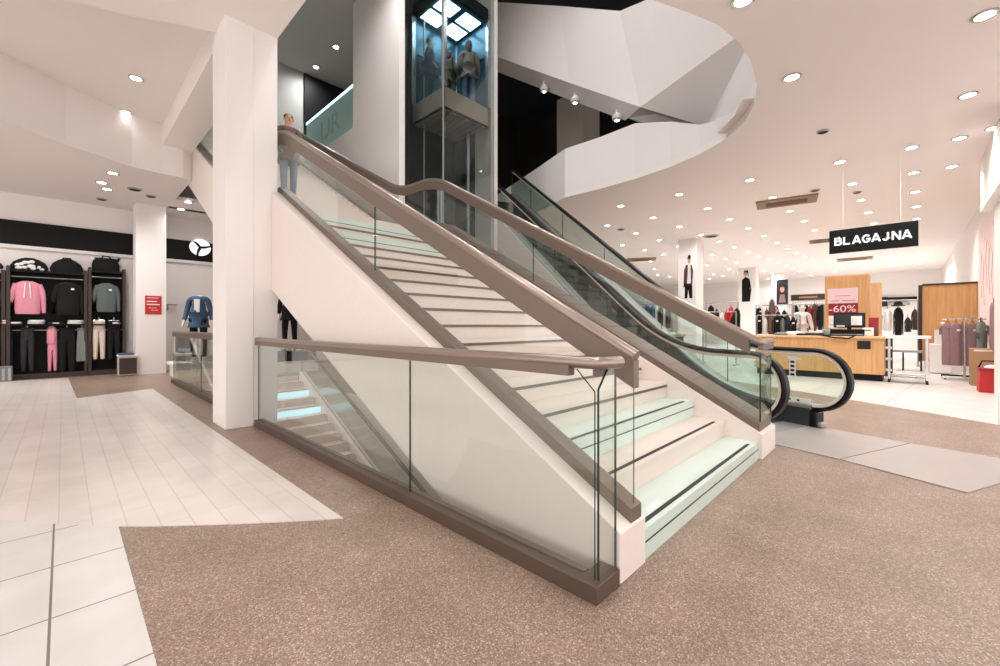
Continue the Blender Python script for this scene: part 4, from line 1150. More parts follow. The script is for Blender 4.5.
# black legged mannequin seen under the main flight
pd = thing('display_plinth', 'black topped display plinth seen under the staircase', 'plinth', (4.5, 12.7, 0))
MB().box(3.9, 12.3, 0, 5.15, 13.1, .3).build('base', 'paper', pd)
MB().box(3.95, 12.35, .3, 5.1, 13.05, .56).build('top', 'black', pd)
figure('mannequin', 'mannequin in black trousers glimpsed under the staircase', (4.50, 12.7, .562), math.radians(-120), 1.98, Fig(.1, .02, .02), top='black_fabric', legs='black_fabric', skin='skin_white', head=True, cat='mannequin', shoes='black')

# ---------------------------------------------------------------- cash desk sign
sg = thing('hanging_sign', 'black hanging sign with white capital lettering over the cash desk', 'sign', (11, .52, 2.77))
MB().box(11, -.14, 2.77, 11.08, 1.17, 3.24).build('panel', 'black', sg, bevel=.004)
def ribbon(b, pts, w, x, to3):
    P = [Vector(p) for p in pts]; n = len(P); Lf, Rt = [], []
    for i in range(n):
        t1 = (P[i] - P[i - 1]).normalized() if i else (P[1] - P[0]).normalized()
        t2 = (P[i + 1] - P[i]).normalized() if i < n - 1 else t1
        nn = Vector((-(t1 + t2).y, (t1 + t2).x)).normalized(); k = w / 2 / max(.35, nn.dot(Vector((-t1.y, t1.x))))
        Lf.append(P[i] + nn * k); Rt.append(P[i] - nn * k)
    for i in range(n - 1):
        b.prism([to3(Lf[i]), to3(Lf[i + 1]), to3(Rt[i + 1]), to3(Rt[i])], (-.006, 0, 0))
def cap(c): 
    a = lambda cx, cy, rx, ry, d0, d1, n=10: [(cx + rx * math.cos(math.radians(d0 + (d1 - d0) * i / n)), cy + ry * math.sin(math.radians(d0 + (d1 - d0) * i / n))) for i in range(n + 1)]
    return {'B': [[(.12, 1), (.12, 0)], [(.0, .92), (.58, .92)] + a(.58, .73, .26, .19, 90, -90) + [(.0, .54)], [(.0, .54), (.62, .54)] + a(.62, .31, .30, .23, 90, -90) + [(.0, .08)]],
            'L': [[(.08, 1), (.08, .08), (.85, .08)]], 'A': [[(.03, 0), (.45, .95), (.55, .95), (.97, 0)], [(.22, .28), (.78, .28)]],
            'G': [a(.52, .5, .44, .42, 40, 330, 18) + [(.92, .46), (.52, .46)]], 'J': [[(.72, 1), (.72, .32)] + a(.44, .32, .28, .24, 0, -165)],
            'N': [[(.08, 0), (.08, .95), (.16, .95), (.84, .05), (.92, .05), (.92, 1)]]}[c]
lw_, lh_ = .120, .155
for k, ch in enumerate('BLAGAJNA'):
    yk = 1.085 - k * .1445; b = MB()
    for pl in cap(ch): ribbon(b, [(u * lw_, v * lh_) for u, v in pl], .031, 11, lambda q, yk=yk: (10.999, yk - q.x, 2.925 + q.y))
    b.build('letter', 'white_letter', sg)
for y in (.1, .95): MB().tube([(11.04, y, 3.24), (11.04, y, CEIL)], .002, 6).build('wire', 'paper', sg)

# ---------------------------------------------------------------- cash desk
cd = thing('cash_desk', 'long oak cash desk with dark plinth to the right of the escalator', 'counter', (13.4, 1.6, 0))
MB().box(13.0, .39, .16, 13.9, 2.95, .99).build('front_panel', 'oak', cd)
MB().box(13.03, .42, 0, 13.88, 2.93, .16).build('plinth', 'black', cd)
MB().box(12.95, .36, .99, 13.95, 3.0, 1.04).build('worktop', 'oak_pale', cd, bevel=.006)
MB().box(12.99, .62, .74, 13.0, .86, .93).build('card_slot', 'dark_room', cd)
zc = 1.04
def on_desk(px, off=.3): 
    r = ray(px); X = 13.0 + off; d = X / r[0]; return Vector((X, r[1] * d, zc))
p = on_desk(849, .35)
mo = thing('monitor', 'black till monitor with painted white reflection on the cash desk', 'monitor', p)
MB().box(p.x, p.y - .30, zc + .20, p.x + .05, p.y + .30, zc + .56).build('housing', 'black', mo, bevel=.008)
MB().box(p.x - .004, p.y - .27, zc + .23, p.x, p.y + .27, zc + .53).build('screen', 'screen_black', mo)
MB().box(p.x - .008, p.y - .24, zc + .26, p.x - .004, p.y - .04, zc + .48).build('screen_reflection', 'paper', mo)  # white patch painting a reflection on the screen
MB().box(p.x - .008, p.y + .08, zc + .22, p.x - .004, p.y + .24, zc + .26).build('label_strip', 'paper', mo)
MB().box(p.x + .02, p.y - .04, zc + .02, p.x + .05, p.y + .04, zc + .22).build('stand_neck', 'black', mo)
MB().box(p.x - .08, p.y - .15, zc, p.x + .12, p.y + .15, zc + .02).build('stand_foot', 'black', mo)
p = on_desk(847, .12)
ti_ = thing('till', 'low black till drawer below the monitor on the cash desk', 'till', p)
MB().box(p.x - .05, p.y - .32, zc, p.x + .14, p.y + .32, zc + .16).build('drawer', 'black', ti_, bevel=.008)
MB().box(p.x - .054, p.y - .30, zc + .02, p.x - .05, p.y + .30, zc + .05).build('edge_strip', 'dull_steel', ti_)
p = on_desk(838, .02)
kb = thing('cable_tray', 'loose black keyboard and cable hanging over the front edge of the cash desk', 'keyboard', p)
MB().box(p.x - .03, p.y - .30, zc, p.x + .1, p.y + .42, zc + .03).build('keyboard', 'black', kb, bevel=.006)
MB().tube([(p.x - .06, p.y + .35, zc + .03), (p.x - .09, p.y + .1, zc - .03), (p.x - .09, p.y - .2, zc - .06), (p.x - .06, p.y - .34, zc + .03)], .016, 8).build('cable', 'black', kb)
p = on_desk(868, .2)
cu_ = thing('receipt_printer', 'white receipt printer right of the till on the cash desk', 'printer', p)
MB().box(p.x - .1, p.y - .1, zc, p.x + .1, p.y + .1, zc + .2).build('case', 'paper', cu_, bevel=.02)
MB().box(p.x - .104, p.y - .06, zc + .13, p.x - .1, p.y + .06, zc + .15).build('paper_slot', 'black', cu_)
p = on_desk(828.5, .2)
cu_ = thing('desk_bin', 'pale green bowl left of the till on the cash desk', 'bowl', p)
MB().lathe((p.x, p.y, zc), [(.07, 0), (.12, .1), (.13, .16), (.12, .16), (.06, .03)], 18).build('bowl', 'green_glass_step', cu_, smooth=True)
MB().ball((p.x, p.y, zc + .14), .09, .09, .05).build('contents', 'olive_fabric', cu_, smooth=True)
for px, lab, m, w, h in ((804, 'black folded garment left on the cash desk, under the white torso', 'black_fabric', .3, .06), (815, 'dark folded garment on the cash desk beside the bowl', 'charcoal', .26, .07), (794, 'white folded garment on the cash desk', 'white_fabric', .2, .10), (783, 'pale grey folded garment near the left end of the cash desk', 'grey_fabric', .2, .07)):
    p = on_desk(px, .35)
    t = thing('folded_garment', lab, 'folded clothes', p)
    ring_body(MB(), (p.x, p.y, 0), AYv, AX, [(zc, w * .9, .2, 0), (zc + h * .4, w, .22, 0), (zc + h * .8, w * .9, .2, 0), (zc + h, w * .6, .12, 0)], 20, .06).build('fold', m, t, smooth=True)
    MB().obox((p.x - .19, p.y, 0), AX, AYv, .004, .05, zc + .01, zc + .05).build('price_tag', 'paper', t)
p = on_desk(873.5, .5)
rs = thing('leaflet_stand', 'dark red leaflet stand at the right end of the cash desk', 'stand', p)
MB().box(p.x - .05, p.y - .09, zc, p.x + .05, p.y + .09, zc + .02).build('foot', 'black', rs)
MB().prism([(p.x - .02, p.y - .09, zc + .02), (p.x + .02, p.y - .09, zc + .02), (p.x + .08, p.y - .09, zc + .44), (p.x + .05, p.y - .09, zc + .44)], (0, .18, 0)).build('leaflet_panel', 'red_deep', rs)
MB().box(p.x - .04, p.y - .07, zc + .02, p.x + .0, p.y + .07, zc + .2).build('pocket', 'brown_fabric', rs)
# trolley table
tt_ = thing('rail_table', 'narrow white topped table on a steel frame with castors beside the cash desk', 'table', (13.25, .05, 0))
MB().box(12.98, -.36, 1.0, 13.5, .37, 1.06).build('table_top', 'paper', tt_, bevel=.005)
for x, y in ((13.03, -.30), (13.03, .31), (13.45, -.30), (13.45, .31)):
    l_ = MB().box(x - .018, y - .018, .09, x + .018, y + .018, 1.0).build('leg', 'steel', tt_)
    MB().tube([(x - .0, y - .02, .045), (x, y + .02, .045)], .045, 14).build('castor', 'rubber', l_, smooth=True)
for z in (.16, .20): MB().tube([(13.03, -.30, z), (13.03, .31, z)], .014, 8).build('rail', 'steel', tt_)
MB().box(13.05, -.28, .13, 13.43, .29, .15).build('lower_shelf', 'dull_steel', tt_)
# wooden panel with sale posters
wp = thing('oak_partition', 'tall oak partition carrying the sale posters behind the cash desk', 'partition', (15.9, 1.25, 0))
MB().box(15.5, .78, 0, 16.3, 1.75, 2.72).build('panel', 'oak', wp)
MB().box(15.495, .775, 2.69, 16.305, 1.755, 2.73).build('top_edge', 'oak_pale', wp)
o = MB().box(17.5, .58, 0, 17.7, 1.02, 2.62).build('oak_partition', 'oak_pale')
tag(o, 'paler narrow oak panel right of the sale posters, further back', 'partition')
XP = 15.49
def px_on(px, py): return at_x(px, py, XP)
a, c_ = px_on(827.5, 289), px_on(858, 303); z1_, z0_ = a.z, c_.z
po = thing('sale_poster', 'pale pink poster with small red print on the oak partition', 'poster', (XP, (a.y + c_.y) / 2, z0_))
MB().box(XP - .006, c_.y, z0_, XP, a.y, z1_).build('sheet', 'pink_paper', po)
for k, (f0, f1, zz, hh) in enumerate(((.25, .75, .48, .035), (.12, .40, .80, .05), (.48, .92, .80, .05))):
    MB().box(XP - .009, a.y + (c_.y - a.y) * f1, z1_ + (z0_ - z1_) * zz - hh * .3, XP - .006, a.y + (c_.y - a.y) * f0, z1_ + (z0_ - z1_) * zz).build('text_line', 'red_deep', po)
a2, c2 = px_on(828.5, 303.6), px_on(858, 314.8)
po = thing('sale_poster', 'dark red sale strip reading minus sixty percent on the oak partition', 'poster', (XP, (a2.y + c2.y) / 2, c2.z))
MB().box(XP - .006, c2.y, c2.z, XP, a2.y, a2.z).build('sheet', 'red_deep', po)
text('-60%', 'lettering', 'white_fabric', po, (XP - .008, (a2.y + c2.y) / 2 + .02, (a2.z + c2.z) / 2), .27, (PI / 2, 0, -PI / 2), .001, 1.15, .0)
a3, c3 = px_on(828.5, 316), px_on(838, 328.5)
po = thing('sale_poster', 'small white sheet half hidden by the till monitor on the oak partition', 'poster', (XP, (a3.y + c3.y) / 2, c3.z))
MB().box(XP - .005, c3.y, c3.z, XP, a3.y, a3.z).build('sheet', 'paper', po)
MB().box(XP - .007, c3.y + .03, c3.z + .1, XP - .005, a3.y - .03, c3.z + .12).build('text_line', 'pink', po)
# fitting room partition at the right wall
fr = thing('oak_partition', 'wide oak partition raised off the floor by the right wall', 'partition', (17.5, -.8, 0))
MB().box(17.4, -1.375, .26, 17.55, -.30, 2.45).build('panel', 'oak', fr)
MB().box(17.36, -.30, .24, 17.6, -.22, 2.47).build('dark_edge', 'brown_dark', fr)
MB().box(17.45, -1.375, 0, 17.5, -.34, .26).build('recessed_plinth', 'paper', fr)
MB().box(17.36, -1.375, 2.45, 17.6, -.3, 2.5).build('top_cap', 'brown_dark', fr)
# white pedestals in front of it
for px, py, hw, h, lab in ((940.5, 372.5, .20, .80, 'larger white pedestal left of the mauve clothes rack'),):
    q = Vector((16.4, -.62, 0))
    t = thing('pedestal', lab, 'pedestal', q)
    MB().obox(q, AX, AYv, .2, .2, .03, h).build('block', 'paper', t, bevel=.01)
    MB().obox(q, AX, AYv, .17, .17, 0, .03).build('foot', 'dull_steel', t)
    t2 = thing('display_box', 'smaller white box standing on the pedestal', 'box', (q.x, q.y - .05, h))
    MB().obox((q.x, q.y - .05, 0), AX, AYv, .15, .15, h, h + .36).build('block', 'paper', t2, bevel=.01)
    MB().obox((q.x, q.y - .05, 0), AX, AYv, .16, .16, h + .36, h + .38).build('lid', 'white_fabric', t2)
    t3 = thing('ornament', 'white pawn shaped ornament on the small white box', 'ornament', (q.x, q.y - .05, h + .38))
    MB().lathe((q.x, q.y - .05, h + .38), [(.06, 0), (.06, .03), (.025, .08), (.02, .13)], 16).build('stem', 'paper', t3, smooth=True)
    MB().ball((q.x, q.y - .05, h + .55), .045).build('head', 'paper', t3, smooth=True)
# mauve clothes rack
rx_, ry_ = 14.9, -.95
rk = thing('clothes_rack', 'chrome clothes rack with mauve tops near the right wall', 'clothes rack', (rx_, ry_, 0))
MB().obox((rx_ - .25, ry_, 0), AYv, AX, .36, .035, .03, .09).build('base_bar', 'steel', rk, bevel=.01)
MB().obox((rx_ + .25, ry_, 0), AYv, AX, .36, .035, .03, .09).obox((rx_, ry_, 0), AYv, AX, .03, .27, .03, .08).build('base_bar', 'black', rk, bevel=.01)
for sy in (-.31, .31):
    for sx in (-.25, .25):
        MB().tube([(rx_ + sx, ry_ + sy - .015, .025), (rx_ + sx, ry_ + sy + .015, .025)], .025, 12).build('castor', 'rubber', rk)
MB().tube([(rx_ - .3, ry_, .08), (rx_ - .3, ry_, 1.50)], .022, 10).build('pole', 'steel', rk, smooth=True)
MB().tube([(rx_, ry_ - .36, 1.44), (rx_, ry_ + .36, 1.44)], .016, 10).tube([(rx_ - .3, ry_, 1.46), (rx_, ry_, 1.44)], .014, 8).build('hanging_rail', 'steel', rk, smooth=True)
for k in range(5):
    y = ry_ + .26 - k * .13
    hanging_top('hanging_garment', ['mauve top at the left end of the chrome rack', 'mauve top second from the left on the chrome rack', 'mauve top behind the chrome pole of the rack', 'mauve top just right of the chrome pole', 'mauve top at the right end of the chrome rack'][k], 'top', (rx_ - .12 - .04 * (k % 2), y, 1.34), Vector((.22, -1, 0)) if k % 2 else Vector((-.15, -1, 0)), .24, 1.0, 'mauve', sleeves=.22, tagc='paper' if k in (1, 3) else None, depth=.06)
for k, (y, m, lab) in enumerate(((-1.22, 'grey_fabric', 'grey top hanging at the wall behind the mauve rack'), (-1.28, 'charcoal', 'charcoal top hanging behind the grey one by the right wall'))):
    hanging_top('hanging_garment', lab, 'top', (14.6 + .5 * k, y + .02, 1.36), Vector((1, -.3, 0)), .34, .62, m, sleeves=.5, tagc='paper' if not k else None, depth=.05)
hanging_top('hanging_garment', 'long mauve dress hung high on the right wall', 'top', (13.6, -1.30, 1.75), Vector((1, 0, 0)), .5, .95, 'mauve', sleeves=0, depth=.05)
q = Vector((13.7, -1.14, 0))
cb_ = thing('carton', 'tall brown carton between the clothes rack and the red basket', 'carton', q)
MB().obox(q, AX, AYv, .2, .17, 0, .80).build('box', 'carton', cb_, bevel=.006)
MB().obox(q - AX * .2, AX, AYv, .003, .13, .74, .78).build('tape', 'beige_fabric', cb_)
q = Vector((12.45, -1.16, 0))
rb = thing('shopping_basket', 'red basket box at the right border of the photo', 'basket', q)
MB().prism([(q.x - .2, q.y - .16, 0), (q.x + .2, q.y - .16, 0), (q.x + .22, q.y - .18, .44), (q.x - .22, q.y - .18, .44)], (0, .34, 0)).build('tub', 'red', rb, bevel=.01)
MB().box(q.x - .24, q.y - .2, .42, q.x + .24, q.y + .18, .47).build('rim', 'red_deep', rb, bevel=.008)
MB().tube([(q.x, q.y - .17, .46), (q.x, q.y - .12, .60), (q.x, q.y + .12, .60), (q.x, q.y + .17, .46)], .014, 8).build('handle', 'black', rb)
MB().ball((q.x, q.y, .47), .13, .1, .06).build('contents', 'white_fabric', rb, smooth=True)
# right wall pilaster and bulkhead
struct(MB().box(9.4, -1.379, 0, 12.0, -1.15, 3.52).build('column_right', 'white_paint'))
struct(MB().box(9.4, -1.379, 3.5, 12.45, -1.02, CEIL - .001).build('ceiling_bulkhead_right', 'white_paint'))
ml_ = thing('wall_mural', 'pale pink mural panel with thin red line drawing on the right wall', 'mural', (15.2, -1.375, 1.2))
mat('mural_pink', (242, 224, 220), .8); mat('mural_line', (226, 178, 176), .8)
MB().box(13.0, -1.379, .9, 17.2, -1.37, 3.9).build('panel', 'mural_pink', ml_)
for k in range(7):
    x = 13.4 + .5 * k; z = 2.0 + .25 * math.sin(k * 2.1)
    MB().tube([(x, -1.366, z), (x + .25, -1.366, z + .6), (x + .1, -1.366, z + 1.1), (x + .55, -1.366, z + 1.35 + .1 * math.sin(k))], .004, 6).build('drawn_line', 'mural_line', ml_)

# ---------------------------------------------------------------- shop columns with posters
def poster_col(x0, y0, x1, y1, lab, a, b, figf, pm='paper'):
    struct(MB().box(x0, y0, 0, x1, y1, CEIL).build('column_poster', 'white_paint'))
    X = x0 - .012
    p, q = at_x(a[0], a[1], X), at_x(b[0], b[1], X)
    t = thing('fashion_poster', lab, 'poster', (X, (p.y + q.y) / 2, q.z))
    MB().box(X, q.y, q.z, X + .011, p.y, p.z).build('sheet', pm, t)
    w = p.y - q.y; h = p.z - q.z
    for name, m, pts in figf:
        MB().prism([(X - .001, p.y - w * u, q.z + h * v) for u, v in pts], (-.003, 0, 0)).build(name, m, t)
circ = lambda cx, cy, rx, ry, n=14: [(cx + rx * math.cos(2 * PI * i / n), cy + ry * math.sin(2 * PI * i / n)) for i in range(n)]
man = [('printed_legs', 'black', [(.28, 0), (.46, 0), (.52, .2), (.60, 0), (.80, 0), (.78, .34), (.30, .34)]),
       ('printed_shirt', 'paper', [(.42, .3), (.72, .3), (.68, .74), (.50, .76)]),
       ('printed_jacket', 'burgundy', [(.20, .24), (.44, .32), (.50, .60), (.50, .77), (.36, .76), (.24, .64)]),
       ('printed_sleeve', 'burgundy', [(.70, .34), (.80, .34), (.84, .62), (.74, .76), (.66, .76)]),
       ('printed_face', 'skin', circ(.58, .88, .10, .09)), ('printed_hair', 'hair_dark', [(.47, .90), (.69, .90), (.68, .97), (.6, 1.0), (.5, .97)])]
poster_col(16.04, 5.56, 16.8, 6.2, 'poster of a man in a burgundy jacket and white shirt on the nearest poster column', (680.5, 255.5), (695.5, 298), man)
woman = [('printed_coat', 'black', [(.18, 0), (.80, 0), (.92, .40), (.78, .72), (.45, .80), (.18, .70)]), ('printed_face', 'skin', circ(.48, .88, .12, .08)), ('printed_hair', 'hair_dark', [(.30, .84), (.36, 1.0), (.66, 1.0), (.72, .76), (.62, .9), (.42, .94)]), ('printed_hand', 'skin', circ(.82, .42, .06, .05))]
poster_col(26.4, 6.0, 27.1, 6.88, 'poster of a woman in a long black coat on the middle poster column', (739.5, 271), (752.5, 301.5), woman)
dark = [('printed_face', 'skin', circ(.5, .62, .2, .12)), ('printed_hair', 'hair_dark', [(.25, .5), (.3, .8), (.7, .8), (.75, .5), (.66, .7), (.34, .7)]), ('printed_scarf', 'mauve', [(.2, .1), (.8, .1), (.7, .42), (.3, .42)])]
poster_col(30.2, 5.35, 30.9, 6.0, 'dark portrait poster on the farthest poster column', (776.5, 280), (788, 305), dark, 'charcoal')
# ---------------------------------------------------------------- racks and clothes of the far shop
def rack(lab, px0, px1, X, ztop, zlow=.1):
    a, c = at_x(px0, 326, X), at_x(px1, 326, X)
    t = thing('clothes_rack', lab, 'clothes rack', (X, (a.y + c.y) / 2, 0))
    MB().tube([(X, a.y, ztop), (X, c.y, ztop)], .02, 8).build('hanging_rail', 'dull_steel', t)
    for y in (a.y, c.y):
        MB().tube([(X, y, .03), (X, y, ztop)], .02, 8).build('upright', 'dull_steel', t)
        MB().box(X - .25, y - .03, 0, X + .25, y + .03, .04).build('foot', 'dull_steel', t)
    return a.y, c.y
def cloth_px(lab, a, b, y0, y1, X, m, kind='top', **k):
    p = at_x((a + b) / 2, y0, X); q = at_x((a + b) / 2, y1, X)
    w = at_x(a, y0, X).y - at_x(b, y0, X).y
    if kind == 'top': return hanging_top('hanging_garment', lab, 'top', p, Vector((0, -1, 0)), w / (1.15 if k.get('sleeves', .9) else 1), p.z - q.z, m, **k)
    return hanging_trousers('hanging_trousers', lab, 'trousers', p, Vector((0, -1, 0)), w, p.z - q.z, m, **k)
rack('low clothes rack with blue and dark garments seen beneath the escalator handrail', 640, 672, 12.6, 1.95)
cloth_px('pale blue jeans at the left end of the rack beneath the handrail', 641.5, 645.5, 307, 328, 12.6, 'denim', 'tr')
cloth_px('bright blue long coat on the rack beneath the handrail', 645.5, 650, 306, 329, 12.6, 'denim_jacket', sleeves=0)
cloth_px('navy blue long coat on the rack beneath the handrail', 650, 655.5, 306, 329, 12.6, 'blue_fabric', sleeves=0)
cloth_px('white blouse between the navy and black coats', 655.5, 658, 306, 328, 12.6, 'white_fabric', sleeves=0)
cloth_px('black coat left of the white stripe on the rack beneath the handrail', 658, 663.5, 308, 329, 12.6, 'black_fabric', sleeves=0)
cloth_px('cream dress between two dark coats on the rack beneath the handrail', 663.5, 666, 307, 334, 12.6, 'white_fabric', sleeves=0)
cloth_px('dark brown coat at the right end of the rack beneath the handrail', 666, 671, 308, 328, 12.6, 'brown_dark', sleeves=0)
dp = thing('display_platform', 'dark low display platform seen through the escalator glass', 'platform', (12.3, 6.3, 0))
MB().box(11.4, 4.6, 0, 12.3, 7.2, .98).build('body', 'dark_room', dp)
MB().box(11.35, 4.55, .98, 12.35, 7.25, 1.03).build('top', 'dull_steel', dp)
for px, lab, m in ((668, 'white folded garment on the dark platform, left one', 'white_fabric'), (684, 'pale folded garment on the dark platform, right one', 'beige_fabric')):
    p = at_x(px, 326, 11.8)
    t = thing('folded_garment', lab, 'folded clothes', (p.x, p.y, 1.03))
    ring_body(MB(), (p.x, p.y, 0), AYv, AX, [(1.03, .2, .16, 0), (1.05, .22, .18, 0), (1.09, .21, .17, 0), (1.10, .16, .13, 0)], 18).build('fold', m, t, smooth=True)
    MB().obox((p.x - .17, p.y, 0), AX, AYv, .004, .04, 1.04, 1.07).build('size_label', 'paper', t)
rack('far clothes rack left of the middle poster column', 706, 738, 20, 2.3)
for a, b, y0, y1, m, lab in ((708, 714, 306, 324, 'black_fabric', 'black jacket at the left of the far rack'), (714.5, 719, 310, 326, 'charcoal', 'charcoal jacket on the far rack'), (719.5, 724, 312, 328, 'white_fabric', 'white shirt on the far rack beside the red tops'), (724.5, 728.5, 311, 328, 'red_fabric', 'dark red top on the far rack'), (728.5, 733.5, 307, 325, 'red', 'bright red top on the far rack'), (733.5, 740, 309, 330, 'black_fabric', 'long black coat against the middle poster column')):
    cloth_px(lab, a, b, y0, y1, 20, m)
rack('clothes rack between the two farther poster columns', 756, 792, 17, 2.0)
for a, b, y0, y1, m, lab in ((756, 764, 307, 332, 'black_fabric', 'black coat with pale scarf right of the middle poster column'), (764.5, 769, 310, 332, 'brown_fabric', 'brown coat beside the black coat behind the cash desk'), (769, 775, 300, 330, 'coat_brown', 'taller brown coat below the farthest poster'), (775.5, 781, 312, 332, 'charcoal', 'charcoal jacket below the farthest poster'), (781.5, 787, 311, 331, 'black_fabric', 'black jacket with white trim under the farthest poster'), (787.5, 792, 308, 331, 'white_fabric', 'white blouse left of the grey hooded mannequin')):
    cloth_px(lab, a, b, y0, y1, 17, m, tagc='paper' if m == 'black_fabric' else None)
p = at_x(761, 308, 16.8)
sc = thing('scarf', 'pale scarf hung over the black coat behind the cash desk', 'scarf', (p.x, p.y, p.z - .7))
MB().tube([p + Vector((0, .06, .02)), p + Vector((-.06, 0, .06)), p + Vector((-.08, -.06, .0)), p + Vector((-.1, -.1, -.35)), p + Vector((-.1, -.06, -.7))], [.04, .05, .05, .05, .04], 8).build('knit', 'beige_fabric', sc, smooth=True)
rack('clothes rack behind the till, left of the oak partition', 794, 824, 18.5, 2.05)
for a, b, y0, y1, m, lab in ((807, 812, 307, 330, 'red_deep', 'burgundy top on the rack left of the oak partition'), (812, 817, 304, 331, 'burgundy', 'wine coloured coat on the rack left of the oak partition'), (817, 823, 306, 330, 'black_fabric', 'black coat against the oak partition')):
    cloth_px(lab, a, b, y0, y1, 18.5, m)
pb = at_x(802, 331, 16.2)
tb2 = thing('display_plinth', 'white plinth under the pale mannequin behind the cash desk', 'plinth', (16.2, pb.y, 0))
MB().box(15.95, pb.y - .3, 0, 16.45, pb.y + .3, .2).build('block', 'paper', tb2, bevel=.01)
MB().box(15.93, pb.y - .32, .2, 16.47, pb.y + .32, .23).build('top', 'dull_steel', tb2)
figure('mannequin', 'pale mannequin with grey hat and white jacket behind the cash desk', (16.2, pb.y, .232), math.radians(-160), 1.74, Fig(0, .03, .05), hair='grey_fabric', top='white_fabric', legs='grey_fabric', skin='skin_white', cat='mannequin')
pb = at_x(775, 331, 17.6)
figure('mannequin', 'dark haired mannequin in a brown coat below the farthest poster', (17.6, pb.y, 0), math.radians(-170), 1.98, Fig(0, .03, .05), hair='hair_dark', hairlen=.1, top='brown_fabric', legs='charcoal', skin='skin', cat='mannequin')
# wall sign and fixtures on the far wall
sg2 = thing('sign_band', 'dark brown sign band on the far wall left of the oak partition', 'sign', (34.2, 5, 2.9))
a, c = at_x(791, 295, 34.25), at_x(826, 299.5, 34.25)
MB().box(34.22, c.y - .8, c.z, 34.299, a.y, a.z).build('panel', 'brown_dark', sg2)
MB().box(34.21, (a.y + c.y) / 2 - .5, (a.z + c.z) / 2 - .06, 34.22, (a.y + c.y) / 2 + .5, (a.z + c.z) / 2 + .06).build('text_line', 'carton', sg2)
rack('clothes rack with black and white coats right of the oak partition', 872, 918, 19, 2.12)
for a, b, y0, y1, m, lab in ((876, 882, 311, 330, 'black_fabric', 'black coat at the left end of the rack beyond the rail table'), (883.5, 892, 310, 331, 'white_fabric', 'white coat on the rack beyond the rail table'), (893.5, 903, 308, 336, 'black_fabric', 'long black coat on the rack beyond the rail table'), (904.5, 911, 318, 332, 'charcoal', 'charcoal top on the rack beyond the rail table'), (911.5, 918, 310, 330, 'brown_dark', 'brown coat at the right end of the rack beyond the rail table')):
    cloth_px(lab, a, b, y0, y1, 19, m)
ht = at_x(898, 306, 18.9)
hh = thing('hat', 'black hat hung above the long black coat beyond the rail table', 'hat', ht)
MB().lathe(ht, [(.17, 0), (.17, .02), (.11, .03), (.10, .12), (.05, .15)], 18).build('crown', 'black_fabric', hh, smooth=True)
MB().lathe(ht + Vector((0, 0, .03)), [(.113, 0), (.113, .03)], 18).build('hat_band', 'charcoal', hh)
sh_ = thing('wall_shelf', 'dark wall shelf with bracket bar on the bright wall beyond the rail table', 'shelf', (34.1, -.2, 2.6))
a, c = at_x(873, 298, 34.2), at_x(917, 299.5, 34.2)
MB().box(34.1, c.y, c.z, 34.299, a.y, a.z).build('shelf_bar', 'black', sh_)
MB().box(34.05, a.y - .65, c.z - .35, 34.299, a.y, a.z + .03).build('end_box', 'charcoal', sh_)
MB().box(34.15, c.y + .3, c.z - .3, 34.299, a.y - .5, c.z - .16).build('lower_rail', 'dull_steel', sh_)
bd = thing('bench', 'low grey bench with dark legs beyond the rail table', 'bench', (16.9, .15, 0))
MB().box(16.7, -.3, .52, 17.1, .45, .58).build('seat', 'dull_steel', bd)
for y in (-.27, .1, .42): MB().box(16.75, y - .02, 0, 17.05, y + .02, .52).build('leg', 'dark_room', bd)
tw = thing('drawer_tower', 'narrow dark wood drawer tower behind the rail table', 'drawers', (14.6, .34, 0))
MB().box(14.5, .28, 0, 14.9, .55, .98).build('carcass', 'brown_dark', tw)
for k in range(3): MB().box(14.49, .29, .14 + .28 * k, 14.5, .54, .20 + .28 * k).build('drawer_front', 'paper', tw)

rack('low clothes rack close behind the left end of the cash desk', 757, 800, 15.6, 1.62)
for k, (a, b, y0, y1, m, nm) in enumerate(((757, 762, 316, 334, 'black_fabric', 'black jacket at the left end of the low rack behind the cash desk'), (762.5, 767, 318, 334, 'white_fabric', 'white scarf top on the low rack behind the cash desk'), (768, 773, 317, 334, 'brown_fabric', 'brown jacket on the low rack behind the cash desk'), (774, 780, 316, 334, 'black_fabric', 'short black jacket below the farthest poster on the low rack'), (780.5, 785, 319, 334, 'grey_fabric', 'grey jacket on the low rack behind the cash desk'), (785.5, 790, 316, 334, 'charcoal', 'charcoal jacket at the right of the low rack behind the cash desk'), (790.5, 796, 318, 335, 'black_fabric', 'black jacket at the right end of the low rack behind the cash desk'))):
    cloth_px(nm, a, b, y0, y1, 15.6, m, tagc='paper' if k % 3 == 0 else None)
rack('tall far clothes rack against the wall under the brown sign band', 793, 826, 24, 2.4)
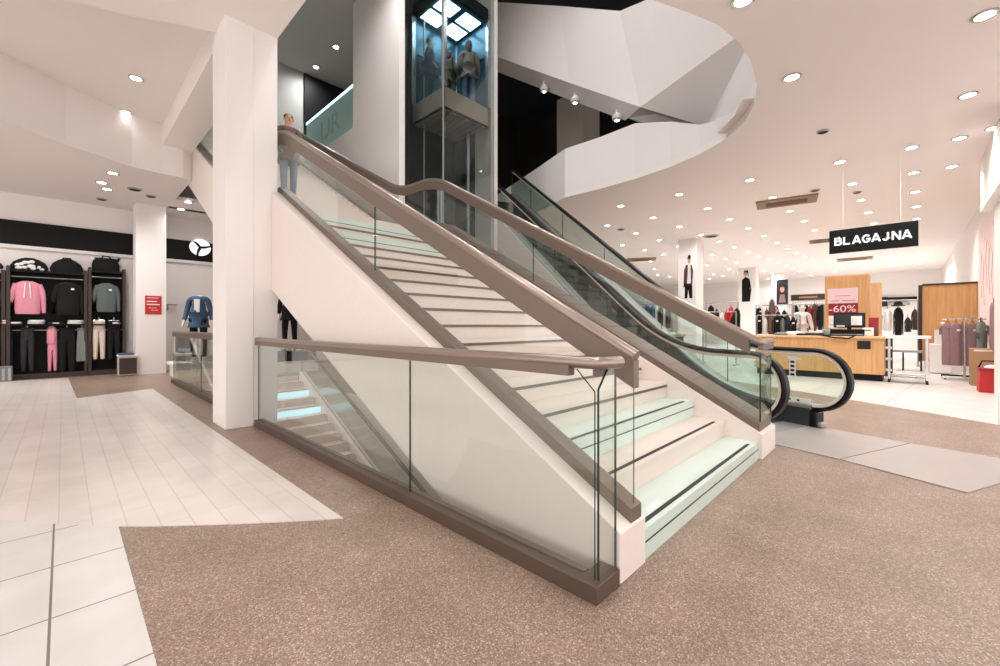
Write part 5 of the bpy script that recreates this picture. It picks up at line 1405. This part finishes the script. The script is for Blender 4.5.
for a, b, y0, y1, m, nm in ((793, 798, 305, 324, 'black_fabric', 'black coat at the left end of the tall far rack'), (798.5, 803, 306, 326, 'grey_fabric', 'grey coat behind the pale mannequin'), (803.5, 808.5, 305, 325, 'black_fabric', 'black coat right of the pale mannequin on the tall far rack'), (809, 813.5, 305, 325, 'coat_tan', 'tan coat on the tall far rack'), (814, 819, 304, 326, 'brown_fabric', 'brown coat on the tall far rack'), (819.5, 825, 305, 326, 'black_fabric', 'black coat at the right end of the tall far rack')):
    cloth_px(nm, a, b, y0, y1, 24, m)
rack('clothes rack behind the handrail end, right of the nearest poster column', 703, 736, 15.2, 1.75)
for a, b, y0, y1, m, nm in ((704, 709, 316, 330, 'charcoal', 'charcoal top right of the nearest poster column'), (709.5, 714, 314, 332, 'black_fabric', 'black top right of the nearest poster column'), (714.5, 719, 318, 334, 'coat_brown', 'brown top just above the stair handrail'), (719.5, 724, 320, 336, 'black_fabric', 'black top just above the stair handrail'), (725, 730, 320, 337, 'red_deep', 'wine red top just above the stair handrail'), (730.5, 736, 316, 336, 'black_fabric', 'black dress just above the end of the stair handrail')):
    cloth_px(nm, a, b, y0, y1, 15.2, m)
# ================================================================ CAMERA, WORLD (moved to the end of the script)
def finish():
    cam = bpy.data.cameras.new('camera'); cam.sensor_width = 36; cam.lens = F / 1000 * 36; cam.shift_y = -.007
    cam.clip_start = .05; cam.clip_end = 200
    co = bpy.data.objects.new('camera', cam); C.objects.link(co)
    co.location = (0, 0, H)
    fwd = Vector((.7191, .6948, 0))
    co.rotation_euler = fwd.to_track_quat('-Z', 'Y').to_euler()
    S.camera = co
    w = bpy.data.worlds.new('world'); S.world = w; w.use_nodes = True
    bg = w.node_tree.nodes['Background']; bg.inputs[0].default_value = (1, .975, .96, 1); bg.inputs[1].default_value = 1.75
    S.view_settings.view_transform = 'Standard'; S.view_settings.look = 'None'
    S.view_settings.gamma = 1; S.view_settings.use_curve_mapping = False
    S.view_settings.exposure = 0.42
    try:
        S.cycles.use_denoising = True
        S.cycles.max_bounces = 10; S.cycles.diffuse_bounces = 5; S.cycles.glossy_bounces = 4
        S.cycles.transparent_max_bounces = 24; S.cycles.caustics_reflective = False; S.cycles.caustics_refractive = False
        S.cycles.sample_clamp_indirect = 6
    except Exception: pass
finish()
